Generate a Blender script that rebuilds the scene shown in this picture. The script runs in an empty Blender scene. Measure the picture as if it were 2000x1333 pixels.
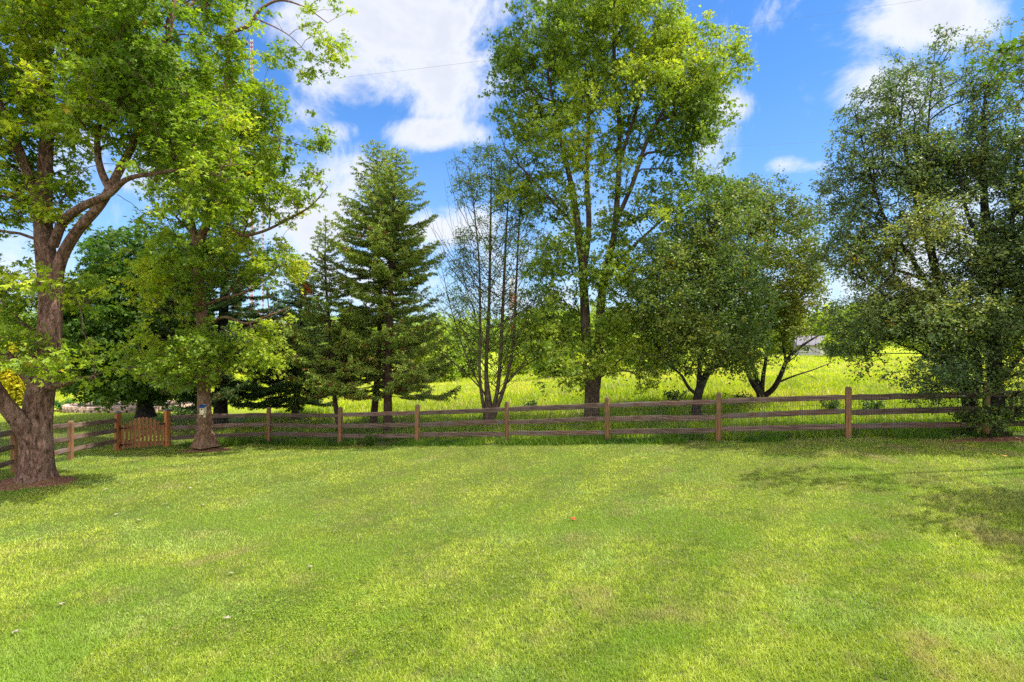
import bpy, math, random
import numpy as np
from mathutils import Vector

# ------------------------------------------------------------------ camera, sky, sun, exposure
SC = bpy.context.scene
COL = SC.collection
F = 1111.0            # focal length in photo pixels (2000 wide)
HZ = 660.0            # row of the horizon
CAMZ = 3.0
cd = bpy.data.cameras.new("camera")
cam = bpy.data.objects.new("camera", cd); COL.objects.link(cam)
cam.location = (0, 0, CAMZ); cam.rotation_euler = (math.radians(90), 0, 0)
cd.sensor_width = 36; cd.lens = 36 * F / 2000
cd.shift_y = -(666.5 - HZ) / 2000
cd.clip_start = 0.1; cd.clip_end = 6000
SC.camera = cam

SUN_EL, SUN_AZ = 61.0, 98.0      # azimuth clockwise from +y (the view direction)
w = bpy.data.worlds.new("World"); SC.world = w; w.use_nodes = True
SC.view_settings.view_transform = 'Standard'; SC.view_settings.look = 'None'
SC.view_settings.exposure = 1.0; SC.view_settings.gamma = 1
SC.cycles.max_bounces = 8; SC.cycles.diffuse_bounces = 5; SC.cycles.glossy_bounces = 2
SC.cycles.transmission_bounces = 3; SC.cycles.transparent_max_bounces = 4
SC.cycles.caustics_reflective = False; SC.cycles.caustics_refractive = False
SC.cycles.sample_clamp_indirect = 4.0; SC.cycles.sample_clamp_direct = 12.0; SC.cycles.use_denoising = False

sl = bpy.data.lights.new("sun", 'SUN'); sl.energy = 4.2; sl.angle = math.radians(0.53); sl.color = (1, .955, .87)
so = bpy.data.objects.new("sun", sl); COL.objects.link(so)
_e, _a = math.radians(SUN_EL), math.radians(SUN_AZ)
SDIR = Vector((math.cos(_e) * math.sin(_a), math.cos(_e) * math.cos(_a), math.sin(_e)))
so.rotation_euler = (-SDIR).to_track_quat('-Z', 'Y').to_euler()
so.location = SDIR * 60

class NT:
    """small helper for writing node trees"""
    def __init__(s, nt): s.nt = nt; nt.nodes.clear()
    def n(s, t, **k):
        o = s.nt.nodes.new(t)
        for a, b in k.items(): setattr(o, a, b)
        return o
    def l(s, a, b): s.nt.links.new(a, b)
    def inp(s, sock, v):
        if isinstance(v, bpy.types.NodeSocket): s.l(v, sock)
        elif v is not None: sock.default_value = v
    def m(s, op, a, b=None, c=None, clamp=False):
        o = s.n('ShaderNodeMath', operation=op, use_clamp=clamp)
        s.inp(o.inputs[0], a)
        if b is not None: s.inp(o.inputs[1], b)
        if c is not None: s.inp(o.inputs[2], c)
        return o.outputs[0]
    def mix(s, f, a, b, bt='MIX'):
        o = s.n('ShaderNodeMix', data_type='RGBA', blend_type=bt)
        s.inp(o.inputs[0], f); s.inp(o.inputs[6], a); s.inp(o.inputs[7], b)
        return o.outputs[2]
    def ramp(s, f, stops):
        o = s.n('ShaderNodeValToRGB'); s.inp(o.inputs[0], f)
        e = o.color_ramp.elements
        while len(e) < len(stops): e.new(.5)
        for x, (p, c) in zip(e, stops): x.position = p; x.color = (*c, 1)
        return o.outputs[0]
    def noise(s, vec, scale, detail=4, rough=.5, dist=0):
        o = s.n('ShaderNodeTexNoise'); s.inp(o.inputs['Vector'], vec)
        o.inputs['Scale'].default_value = scale; o.inputs['Detail'].default_value = detail
        o.inputs['Roughness'].default_value = rough; o.inputs['Distortion'].default_value = dist
        return o.outputs[0]
    def mapr(s, v, a, b, c=0, d=1, smooth=True):
        o = s.n('ShaderNodeMapRange', interpolation_type='SMOOTHSTEP' if smooth else 'LINEAR')
        s.inp(o.inputs[0], v)
        for i, x in enumerate((a, b, c, d)): o.inputs[i + 1].default_value = x
        return o.outputs[0]

def build_world():
    t = NT(w.node_tree)
    out = t.n('ShaderNodeOutputWorld'); bg = t.n('ShaderNodeBackground'); t.l(bg.outputs[0], out.inputs[0])
    sky = t.n('ShaderNodeTexSky', sky_type='NISHITA'); sky.sun_disc = False
    sky.sun_elevation = math.radians(SUN_EL); sky.sun_rotation = math.radians(SUN_AZ)
    sky.air_density = 1.0; sky.dust_density = 0.6; sky.ozone_density = 2.2
    hs = t.n('ShaderNodeHueSaturation'); hs.inputs['Saturation'].default_value = 1.22; hs.inputs['Value'].default_value = 1.22
    t.l(sky.outputs[0], hs.inputs['Color'])
    skyc = t.mix(1.0, hs.outputs[0], (.58, .77, .97, 1), 'MULTIPLY')
    tc = t.n('ShaderNodeTexCoord'); sp = t.n('ShaderNodeSeparateXYZ'); t.l(tc.outputs['Generated'], sp.inputs[0])
    X, Y, Z = sp.outputs
    yy = t.m('MAXIMUM', Y, .08)
    U = t.m('DIVIDE', X, yy); V = t.m('DIVIDE', Z, yy)
    nz = t.noise(tc.outputs['Generated'], 6.0, 11, .66, .5)
    nz2 = t.noise(tc.outputs['Generated'], 2.6, 5, .5, .1)
    # the cumulus banks: centre and half size on the sky (tangents), strength
    blobs = [(760, 60, 200, 120, 1.15), (640, 120, 110, 70, .9), (880, 130, 110, 95, .9), (960, 20, 110, 60, .8), (860, 262, 105, 30, .85), (900, 205, 70, 60, .5),
             (560, 30, 120, 60, .8), (600, 200, 60, 40, .4), (600, 440, 150, 50, .6), (540, 340, 80, 50, .5),
             (640, 360, 110, 50, .55), (560, 400, 130, 60, .7), (700, 330, 60, 26, .6), (610, 330, 50, 22, .4), (690, 430, 130, 40, .6), (880, 440, 110, 42, .85), (980, 500, 150, 60, .5),
             (1830, 28, 150, 62, 1.1), (1720, 190, 90, 62, .8), (1560, 324, 62, 20, .75), (1440, 205, 42, 32, .45),
             (672, 255, 32, 18, .5), (1530, 145, 12, 8, .35), (330, 330, 90, 90, .8), (130, 300, 80, 90, .6), (1060, 590, 200, 60, .5), (1320, 560, 220, 80, .5),
             (1700, 560, 200, 110, .65), (1900, 430, 150, 120, .5), (60, 520, 150, 70, .5), (700, 560, 220, 60, .5), (2250, 200, 200, 120, .8), (-300, 100, 260, 120, .8)]
    acc = None
    for (px, py, rx, ry, k) in blobs:
        du = t.m('MULTIPLY', t.m('SUBTRACT', U, (px - 1000) / F), F / (rx * 1.38))
        dv = t.m('MULTIPLY', t.m('SUBTRACT', V, (HZ - py) / F), F / (ry * 1.38))
        d2 = t.m('ADD', t.m('MULTIPLY', du, du), t.m('MULTIPLY', dv, dv))
        b = t.m('MULTIPLY', t.m('SUBTRACT', 1, d2, clamp=True), k)
        acc = b if acc is None else t.m('SMOOTH_MAX', acc, b, .15)
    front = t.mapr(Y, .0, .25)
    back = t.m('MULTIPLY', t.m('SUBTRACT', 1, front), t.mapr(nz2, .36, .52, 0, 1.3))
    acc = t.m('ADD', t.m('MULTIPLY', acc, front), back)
    dens = t.m('ADD', acc, t.m('MULTIPLY', t.m('SUBTRACT', nz, .5), 3.4))
    gate = t.mapr(acc, .0, .12)
    al = t.m('MULTIPLY', t.mapr(dens, .08, 1.0), gate)
    core = t.mapr(t.m('ADD', dens, t.m('MULTIPLY', nz2, .5)), .7, 1.7)
    cc = t.mix(core, (5.2, 5.3, 5.5, 1), (4.2, 4.35, 4.9, 1))
    cc = t.mix(front, (11.5, 11.3, 11.0, 1), cc)       # unseen clouds overhead and behind, added and made brighter as fill light
    # pale air near the skyline
    hz = t.mapr(Z, -.02, .45, .42, 0)
    base = t.mix(hz, skyc, (2.3, 3.3, 5.4, 1))
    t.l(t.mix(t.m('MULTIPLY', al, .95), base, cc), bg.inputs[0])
    bg.inputs[1].default_value = 0.10
build_world()

# ------------------------------------------------------------------ small numeric helpers
def P(px, py, d):
    """a photo pixel at depth d -> a point in the yard"""
    return np.array([(px - 1000) / F * d, d, CAMZ + (HZ - py) / F * d])
def _h(ix, iy, iz, seed):
    n = (ix.astype(np.int64) * 374761393 + iy.astype(np.int64) * 668265263 + iz.astype(np.int64) * 2147483647 + seed * 974711) & 0xffffffff
    n = ((n ^ (n >> 13)) * 1274126177) & 0xffffffff
    n = ((n ^ (n >> 15)) * 2246822519) & 0xffffffff
    return ((n ^ (n >> 16)) & 0xffffff) / float(0xffffff)
def vnoise(p, scale, seed=0):
    """value noise 0..1 on an (N,3) or (N,2) array"""
    p = np.asarray(p, float) * scale
    if p.shape[1] == 2: p = np.c_[p, np.zeros(len(p))]
    i = np.floor(p); f = p - i; f = f * f * (3 - 2 * f); r = 0
    for a in (0, 1):
        for b in (0, 1):
            for c in (0, 1):
                wgt = (f[:, 0] if a else 1 - f[:, 0]) * (f[:, 1] if b else 1 - f[:, 1]) * (f[:, 2] if c else 1 - f[:, 2])
                r = r + wgt * _h(i[:, 0] + a, i[:, 1] + b, i[:, 2] + c, seed)
    return r
def fbm(p, scale, seed=0, oct=3):
    s, a, t = 0, 1, 0
    for k in range(oct):
        s = s + a * vnoise(p, scale * 2 ** k, seed + k * 7); t += a; a *= .5
    return s / t
def nrm(v): return v / np.maximum(np.linalg.norm(v, axis=-1, keepdims=True), 1e-9)

# ------------------------------------------------------------------ the lie of the land
_gx = np.array([-300, -60, -30, -20, -13, -10, -8.2, -5.4, -2.85, -.14, 2.5, 5, 7.9, 12, 40, 300], float)
_gz = np.array([-3, -2.2, -1.0, -.6, -.6, -.6, -.57, -.4, -.2, 0, .22, .46, .67, .85, 1.0, 2.0], float)
_tx = np.linspace(-300, 300, 6001); _tz = np.interp(_tx, _gx, _gz)
_k = np.exp(-np.linspace(-2, 2, 31) ** 2); _k /= _k.sum()
_tz = np.convolve(np.pad(_tz, 15, mode='edge'), _k, mode='valid')
def sstep(a, b, x):
    t = np.clip((x - a) / (b - a), 0, 1); return t * t * (3 - 2 * t)
def gz(x, y):
    x = np.asarray(x, float); y = np.asarray(y, float)
    z = np.interp(x, _tx, _tz)
    z = z + .085 * np.clip(18 - y, 0, 5.5) * (1 - sstep(-9, -1, x))
    z = z - 1.75 * sstep(24, 68, y) * sstep(-50, -8, x) * (1 - .62 * sstep(6, 38, x)) + 1.0 * sstep(95, 170, y)
    z = z + .05 * (fbm(np.c_[x.ravel(), y.ravel()], .35, 3, 2).reshape(x.shape) - .5)
    return z
def G(x, y): return float(gz(np.array([x]), np.array([y]))[0])

# ------------------------------------------------------------------ object helpers
def mk_mesh(name, V, Fc, mat, parent=None, col=None, smooth=False, origin=None):
    """V (N,3) array, Fc (M,k) array of equal-sided faces or a list of faces; col (M,3) a colour for each face"""
    me = bpy.data.meshes.new(name)
    V = np.asarray(V, np.float32)
    if origin is not None: V = V - np.asarray(origin, np.float32)
    if isinstance(Fc, np.ndarray):
        M, k = Fc.shape
        me.vertices.add(len(V)); me.vertices.foreach_set('co', V.ravel())
        me.loops.add(M * k); me.loops.foreach_set('vertex_index', Fc.astype(np.int32).ravel())
        me.polygons.add(M); me.polygons.foreach_set('loop_start', np.arange(0, M * k, k, dtype=np.int32))
        me.update(calc_edges=True)
    else:
        me.from_pydata(V.tolist(), [], Fc); me.update()
    if col is not None:
        a = me.attributes.new('col', 'FLOAT_COLOR', 'FACE')
        a.data.foreach_set('color', np.c_[col, np.ones(len(col))].astype(np.float32).ravel())
    me.polygons.foreach_set('use_smooth', np.full(len(me.polygons), smooth))
    me.materials.append(mat)
    o = bpy.data.objects.new(name, me); COL.objects.link(o)
    if parent is not None: o.parent = parent
    elif origin is not None: o.location = origin
    return o
def thing(name, label, cat, loc=(0, 0, 0), rz=0, group=None):
    o = bpy.data.objects.new(name, None); COL.objects.link(o)
    o.location = loc; o.rotation_euler = (0, 0, rz); o.empty_display_size = .2
    o['label'] = label; o['category'] = cat
    if group: o['group'] = group
    return o
def tag(o, label=None, cat=None, group=None, kind=None):
    for k, v in (('label', label), ('category', cat), ('group', group), ('kind', kind)):
        if v: o[k] = v
    return o

class MB:
    """collects simple solids into one mesh"""
    def __init__(s): s.v = []; s.f = []; s.n = 0
    def add(s, V, Fc):
        s.v.append(np.asarray(V, float)); s.f += [tuple(i + s.n for i in f) for f in Fc]; s.n += len(V); return s
    def box(s, c, size, R=None):
        h = np.array(size) / 2
        V = np.array([[x, y, z] for x in (-1, 1) for y in (-1, 1) for z in (-1, 1)]) * h
        if R is not None: V = V @ np.asarray(R).T
        return s.add(V + np.array(c), [(0, 1, 3, 2), (4, 6, 7, 5), (0, 4, 5, 1), (2, 3, 7, 6), (0, 2, 6, 4), (1, 5, 7, 3)])
    def beam(s, a, b, wd, ht, up=(0, 0, 1), seg=1, rough=0, seed=0, taper=None):
        """a rectangular bar from a to b with slightly chamfered, uneven faces"""
        a = np.array(a, float); b = np.array(b, float); t = nrm(b - a); up = np.array(up, float)
        sd = nrm(np.cross(t, up)); u = np.cross(sd, t); r = np.random.RandomState(seed)
        c = .22; prof = [(-1, -1 + c), (-1 + c, -1), (1 - c, -1), (1, -1 + c), (1, 1 - c), (1 - c, 1), (-1 + c, 1), (-1, 1 - c)]
        V = []
        for i in range(seg + 1):
            q = i / seg; k = 1 if taper is None else np.interp(q, [0, .06, .94, 1], [taper, 1, 1, taper])
            o = (r.rand(2) - .5) * rough * 2 if 0 < i < seg else 0 * r.rand(2)
            cen = a + (b - a) * q + sd * o[0] + u * o[1]
            kk = k * (1 + (r.rand() - .5) * rough * 6)
            for (x, y) in prof: V.append(cen + sd * x * wd / 2 * k * (1 + (r.rand() - .5) * rough * 3) + u * y * ht / 2 * kk)
        Fc = []
        for i in range(seg):
            for j in range(8):
                p, q2 = i * 8 + j, i * 8 + (j + 1) % 8; Fc.append((p, q2, q2 + 8, p + 8))
        Fc.append(tuple(range(8))[::-1]); Fc.append(tuple(range(seg * 8, seg * 8 + 8)))
        return s.add(V, Fc)
    def tube(s, pts, rad, k=8, cap=True):
        pts = np.array(pts, float); rad = np.broadcast_to(np.array(rad, float), (len(pts),))
        T = nrm(np.gradient(pts, axis=0)); V = []
        ref = np.array([0, 0, 1.]) if abs(T[:, 2]).mean() < .9 else np.array([1., 0, 0])
        for p, t, r in zip(pts, T, rad):
            a = nrm(np.cross(t, ref)); b = np.cross(t, a)
            for j in range(k):
                q = 2 * math.pi * j / k; V.append(p + r * (math.cos(q) * a + math.sin(q) * b))
        Fc = [(i * k + j, i * k + (j + 1) % k, (i + 1) * k + (j + 1) % k, (i + 1) * k + j) for i in range(len(pts) - 1) for j in range(k)]
        if cap: Fc += [tuple(range(k))[::-1], tuple(range((len(pts) - 1) * k, len(pts) * k))]
        return s.add(V, Fc)
    def build(s, name, mat, parent=None, smooth=False, origin=None):
        return mk_mesh(name, np.concatenate(s.v), s.f, mat, parent, smooth=smooth, origin=origin)

# ------------------------------------------------------------------ materials
def mat(name):
    m = bpy.data.materials.new(name); m.use_nodes = True; return m, NT(m.node_tree)
def finish(t, sh): o = t.n('ShaderNodeOutputMaterial'); t.l(sh, o.inputs[0])
def pbsdf(t, col, rough=.7, spec=.3, bump=None, bs=.4, bd=.02, metal=0):
    b = t.n('ShaderNodeBsdfPrincipled'); t.inp(b.inputs['Base Color'], col); t.inp(b.inputs['Roughness'], rough)
    b.inputs['Specular IOR Level'].default_value = spec; b.inputs['Metallic'].default_value = metal
    if bump is not None:
        n = t.n('ShaderNodeBump'); n.inputs['Strength'].default_value = bs; n.inputs['Distance'].default_value = bd
        t.l(bump, n.inputs['Height']); t.l(n.outputs[0], b.inputs['Normal'])
    return b.outputs[0]
def leaf_mat(name, trans=.48, rough=.45, spec=.35, warm=(1.15, 1.25, .55), var=.25):
    m, t = mat(name)
    a = t.n('ShaderNodeAttribute', attribute_name='col'); c = a.outputs['Color']
    p = pbsdf(t, c, rough, spec)
    tr = t.n('ShaderNodeBsdfTranslucent'); t.l(t.mix(1, c, (*warm, 1), 'MULTIPLY'), tr.inputs[0])
    mx = t.n('ShaderNodeMixShader'); mx.inputs[0].default_value = trans
    t.l(p, mx.inputs[1]); t.l(tr.outputs[0], mx.inputs[2]); finish(t, mx.outputs[0]); return m
M_LEAF = leaf_mat('broad_leaf'); M_OVAL = leaf_mat('glossy_leaf', .42, .42, .45)
M_NEEDLE = leaf_mat('needles', .18, .5, .35, (1.1, 1.15, .7))
M_GRASS = leaf_mat('grass_blade', .42, .5, .3, (1.1, 1.2, .5))
M_DEAD = leaf_mat('dead_leaf', .25, .6, .2, (1.1, .9, .6))
def bark_mat(name, dark, mid, light, scale=1.0, plates=1.0):
    m, t = mat(name); tc = t.n('ShaderNodeTexCoord'); mp = t.n('ShaderNodeMapping')
    mp.inputs['Scale'].default_value = (9 * scale, 9 * scale, 2.8 * scale); t.l(tc.outputs['Object'], mp.inputs[0])
    n1 = t.noise(mp.outputs[0], 1.6, 9, .68, 1.1); n2 = t.noise(tc.outputs['Object'], 2.2, 4, .5)
    n3 = t.noise(mp.outputs[0], 4, 5, .75, .8)
    c = t.ramp(n1, [(.30, dark), (.47, mid), (.64, light)])
    c = t.mix(t.mapr(n2, .5, .68, 0, .55), c, (*[x * .9 + y for x, y in zip(light, (.03, .045, .035))], 1))
    c = t.mix(t.mapr(n3, .48, .38, 0, .9), c, (*[x * .45 for x in dark], 1))
    h = t.m('ADD', n1, t.m('MULTIPLY', n3, .4))
    finish(t, pbsdf(t, c, .9, .12, h, .9, .035 * plates)); return m
M_BARK_BIG = bark_mat('old_maple_bark', (.042, .022, .017), (.165, .092, .068), (.36, .21, .17), .8, 1.5)
M_BARK_FLAKY = bark_mat('flaky_maple_bark', (.05, .022, .016), (.18, .10, .065), (.36, .22, .14), 1.3)
M_BARK_GREY = bark_mat('grey_brown_bark', (.035, .024, .018), (.10, .068, .05), (.20, .145, .11), 1.4)
M_BARK_DARK = bark_mat('dark_bark', (.012, .010, .010), (.035, .028, .025), (.08, .065, .06), 1.5)
M_BARK_SPRUCE = bark_mat('spruce_bark', (.03, .018, .013), (.085, .048, .034), (.17, .105, .08), 2)
M_TWIG = bark_mat('pale_twig', (.09, .075, .06), (.2, .17, .135), (.34, .3, .25), 3)
def wood_mat(name, a, b, c, along='z', grey=None):
    m, t = mat(name); tc = t.n('ShaderNodeTexCoord'); mp = t.n('ShaderNodeMapping')
    s = {'x': (1.2, 22, 22), 'y': (22, 1.2, 22), 'z': (22, 22, 1.2)}[along]
    mp.inputs['Scale'].default_value = s; t.l(tc.outputs['Object'], mp.inputs[0])
    n1 = t.noise(mp.outputs[0], 1.5, 6, .65, .5); n2 = t.noise(tc.outputs['Object'], 3.1, 4, .6); n3 = t.noise(mp.outputs[0], 6, 3, .6)
    col = t.ramp(n1, [(.3, a), (.5, b), (.7, c)])
    if grey: col = t.mix(t.mapr(n2, .42, .62), col, (*grey, 1))
    oi = t.n('ShaderNodeObjectInfo')
    col = t.mix(.8, col, t.ramp(oi.outputs['Random'], [(0, (.7, .7, .7)), (1, (1.15, 1.12, 1.1))]), 'MULTIPLY')
    finish(t, pbsdf(t, col, .82, .2, t.m('ADD', n1, n3), .6, .008)); return m
M_POST = wood_mat('cedar_post', (.09, .042, .022), (.24, .115, .05), (.38, .20, .10), 'z', (.18, .115, .075))
M_RAIL = wood_mat('weathered_rail', (.045, .027, .02), (.14, .088, .068), (.34, .245, .20), 'x', (.18, .12, .10))
M_RAILR = wood_mat('red_weathered_rail', (.08, .04, .03), (.20, .11, .085), (.34, .23, .19), 'x', (.20, .15, .14))
M_GATE = wood_mat('red_cedar_board', (.20, .075, .035), (.34, .14, .07), (.50, .25, .14), 'z')
M_GPOST = wood_mat('stained_gate_post', (.22, .075, .022), (.36, .14, .045), (.50, .23, .09), 'z')
def plain(name, c, rough=.6, metal=0, spec=.4, var=.15, vs=8):
    m, t = mat(name); tc = t.n('ShaderNodeTexCoord'); n = t.noise(tc.outputs['Object'], vs, 5, .6)
    lo = [x * (1 - var) for x in c]; hi = [min(1, x * (1 + var)) for x in c]
    finish(t, pbsdf(t, t.ramp(n, [(.3, lo), (.7, hi)]), rough, spec, n, .15, .01, metal)); return m
M_IRON = plain('black_iron', (.012, .011, .011), .5, .6)
M_WIRE = plain('galvanised_wire', (.05, .055, .045), .6, .3)
M_GWIRE = plain('green_coated_wire', (.02, .12, .05), .45)
M_CREAM = plain('cream_paint', (.70, .60, .42), .6); M_BLUE = plain('blue_paint', (.02, .075, .28), .4)
M_DARK = plain('dark_hole', (.005, .005, .005), .9)
M_CAP = plain('grey_post_cap', (.10, .10, .09), .6)
M_RED = plain('aviation_red_paint', (.42, .07, .045), .6); M_WHITE = plain('white_paint', (.55, .53, .55), .5)
M_GLASS = plain('window_glass', (.05, .07, .09), .1, 0, .8)
M_SIDING = plain('pale_siding', (.44, .38, .40), .7); M_SIDING2 = plain('lilac_siding', (.36, .34, .44), .7)
M_TAN = plain('tan_siding', (.50, .40, .32), .7)
M_ROOFG = plain('grey_shingle', (.15, .14, .16), .9, vs=20); M_ROOFR = plain('rust_shingle', (.36, .14, .10), .9, vs=20)
M_STONE = plain('pinkish_stone', (.46, .33, .26), .9, var=.35, vs=3); M_SOIL = plain('garden_soil', (.07, .045, .03), 1, vs=14)
M_CABLE = plain('power_cable', (.09, .10, .12), .6)

def ground_mat():
    m, t = mat('turf_and_soil'); tc = t.n('ShaderNodeTexCoord'); g = tc.outputs['Object']
    n = t.noise(g, .35, 5, .6); n2 = t.noise(g, 9, 6, .7); n3 = t.noise(g, 60, 3, .7)
    c = t.ramp(n, [(.3, (.045, .07, .010)), (.55, (.07, .10, .014)), (.75, (.10, .13, .018))])
    c = t.mix(t.mapr(n2, .3, .7, 0, .6), c, (.09, .10, .025, 1))
    c = t.mix(t.mapr(n3, .4, .7, 0, .4), c, (.17, .16, .06, 1))
    sp = t.n('ShaderNodeSeparateXYZ'); t.l(g, sp.inputs[0])
    far = t.mapr(sp.outputs[1], 20, 34)
    c = t.mix(far, c, t.ramp(t.noise(g, .12, 5, .6), [(.3, (.22, .30, .016)), (.7, (.38, .42, .02))]))
    finish(t, pbsdf(t, c, .95, .1, n2, .5, .03)); return m
def mulch_mat():
    m, t = mat('bark_mulch'); tc = t.n('ShaderNodeTexCoord'); g = tc.outputs['Object']
    n = t.noise(g, 22, 5, .75, .4); n2 = t.noise(g, 4, 3)
    c = t.ramp(n, [(.33, (.05, .022, .015)), (.5, (.19, .085, .05)), (.68, (.40, .23, .15))])
    c = t.mix(t.mapr(n2, .5, .7, 0, .4), c, (.12, .14, .03, 1))
    finish(t, pbsdf(t, c, .95, .1, n, 1, .03)); return m
M_GROUND = ground_mat(); M_MULCH = mulch_mat()

# ------------------------------------------------------------------ ground sheet
def build_ground():
    xs = np.concatenate([-np.geomspace(2500, 42, 26), np.arange(-40, 40.1, .5), np.geomspace(42, 2500, 26)])
    ys = np.concatenate([-np.geomspace(400, 6, 12), np.arange(-4, 45, .5), np.geomspace(46, 3500, 46)])
    X, Y = np.meshgrid(xs, ys); Z = gz(X, Y)
    nx, ny = len(xs), len(ys); i = np.arange(nx * ny).reshape(ny, nx)
    Fc = np.stack([i[:-1, :-1], i[:-1, 1:], i[1:, 1:], i[1:, :-1]], -1).reshape(-1, 4)
    o = mk_mesh('ground', np.c_[X.ravel(), Y.ravel(), Z.ravel()], Fc, M_GROUND, smooth=True)
    tag(o, 'grassy ground of the yard and the field behind the fence', 'ground', kind='structure')
build_ground()

# ------------------------------------------------------------------ fence
POSTS = [(-11.45, 18.9), (-8.25, 19.3), (-5.44, 18.0), (-2.85, 17.1), (-.14, 16.06), (2.52, 15.0), (5.04, 13.9), (7.86, 13.3), (10.6, 12.7), (13.4, 12.2)]
LEFT = [(-12.62, 18.2), (-12.42, 16.0), (-11.8, 13.5), (-11.3, 10.9)]
rnd = random.Random(5)
def post_mesh(h, wd, seed, pointed=False):
    r = np.random.RandomState(seed); V = []; prof = [(-.78, -1), (.78, -1), (1, -.78), (1, .78), (.78, 1), (-.78, 1), (-1, .78), (-1, -.78)]
    lv = [(-.3, 1), (0, 1.05), (.3, 1), (.6, .98), (.85, 1), (h - .05, .98), (h - .015, .86), (h, .6)]
    for (z, k) in lv:
        jx, jy = (r.rand(2) - .5) * .008
        for (x, y) in prof: V.append((x * wd / 2 * k + jx, y * wd / 2 * k + jy, z))
    Fc = [(i * 8 + j, i * 8 + (j + 1) % 8, (i + 1) * 8 + (j + 1) % 8, (i + 1) * 8 + j) for i in range(len(lv) - 1) for j in range(8)]
    Fc.append(tuple(range((len(lv) - 1) * 8, len(lv) * 8)))
    return V, Fc
def fence(name, label, pts, heights, gate_ends, wire_side, seed):
    root = thing(name, label, 'fence', (pts[0][0], pts[0][1], G(*pts[0])))
    O = np.array(root.location)
    def place(o, loc, rot): o.location = Vector(loc) - root.location; o.rotation_euler = rot
    for i, (x, y) in enumerate(pts):
        gp = i in gate_ends
        q = pts[min(i + 1, len(pts) - 1)]; p0 = pts[max(i - 1, 0)]
        ang = math.atan2(q[1] - p0[1], q[0] - p0[0])
        V, Fc = post_mesh(heights[i] if not gp else 1.2, .155 if gp else .105 + .015 * rnd.random(), seed + i)
        o = mk_mesh('gate_post' if gp else 'post', V, Fc, M_GPOST if gp else M_POST, root)
        place(o, (x, y, G(x, y)), ((rnd.random() - .5) * .03, (rnd.random() - .5) * .03, ang if not gp else -.5))
        if gp:
            b = MB(); b.add([(-.085, -.085, 1.195), (.085, -.085, 1.195), (.085, .085, 1.195), (-.085, .085, 1.195), (-.085, -.085, 1.215), (.085, -.085, 1.215), (.085, .085, 1.215), (-.085, .085, 1.215), (0, 0, 1.265)],
                            [(3, 2, 1, 0), (0, 1, 5, 4), (1, 2, 6, 5), (2, 3, 7, 6), (3, 0, 4, 7), (4, 5, 8), (5, 6, 8), (6, 7, 8), (7, 4, 8)])
            b.build('post_cap', M_CAP, o)
    for i in range(len(pts) - 1):
        (x0, y0), (x1, y1) = pts[i], pts[i + 1]; g0, g1 = G(x0, y0), G(x1, y1)
        L = math.hypot(x1 - x0, y1 - y0); ang = math.atan2(y1 - y0, x1 - x0)
        for j, h in enumerate((.29, .61, .96)):
            a = g0 + h + (rnd.random() - .5) * .05; b_ = g1 + h + (rnd.random() - .5) * .05
            mb = MB(); ov = .03
            mb.beam((-ov, 0, 0), (L + ov, 0, b_ - a), .05, .115 + .02 * rnd.random(), seg=11, rough=.009, seed=seed * 50 + i * 3 + j, taper=.62)
            o = mb.build('rail', M_RAILR if (i + j) % 3 == 1 else M_RAIL, root); place(o, (x0, y0, a), (0, 0, ang))
        # welded wire mesh stapled to the yard side of the rails
        n = int(L / .052); T = []; rr = .0021
        dx, dy = (x1 - x0) / L, (y1 - y0) / L; nx, ny = (dy, -dx)
        s = wire_side * .038
        def seg(p, q, axis):
            p = np.array(p); q = np.array(q)
            if axis == 'v': e = [np.array([dx, dy, 0]) * rr * 1.3, np.array([nx, ny, 0]) * rr * 1.3]
            else: e = [np.array([0, 0, 1.]) * rr * 1.3, np.array([nx, ny, 0]) * rr * 1.3]
            c = [e[0] + e[1] * 0, -e[0] * .5 + e[1] * .87, -e[0] * .5 - e[1] * .87]
            T.append(np.array([p + k for k in c] + [q + k for k in c]))
        top = .99
        for k in range(1, n):
            q = k / n; x = x0 + (x1 - x0) * q + nx * s; y = y0 + (y1 - y0) * q + ny * s; g = g0 + (g1 - g0) * q
            seg((x, y, g + .02), (x, y, g + top), 'v')
        for k in range(11):
            h = .02 + (top - .02) * k / 10
            seg((x0 + nx * s, y0 + ny * s, g0 + h), (x1 + nx * s, y1 + ny * s, g1 + h), 'h')
        V = np.concatenate(T); m_ = len(T); base = (np.arange(m_) * 6)[:, None, None]
        Fc = (base + np.array([[0, 1, 4, 3], [1, 2, 5, 4], [2, 0, 3, 5]])[None]).reshape(-1, 4)
        mk_mesh('wire_mesh', V - O, Fc, M_WIRE, root)
    return root
fence('split_rail_fence', 'long three-rail split rail fence with square orange posts across the back of the lawn', POSTS, [1.2] * 10, (0,), 1, 3)
fence('split_rail_fence', 'short split rail fence running forward from the gate behind the big left trunk', LEFT, [1.2, 1.1, 1.08, 1.1], (0,), 1, 9)

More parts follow.
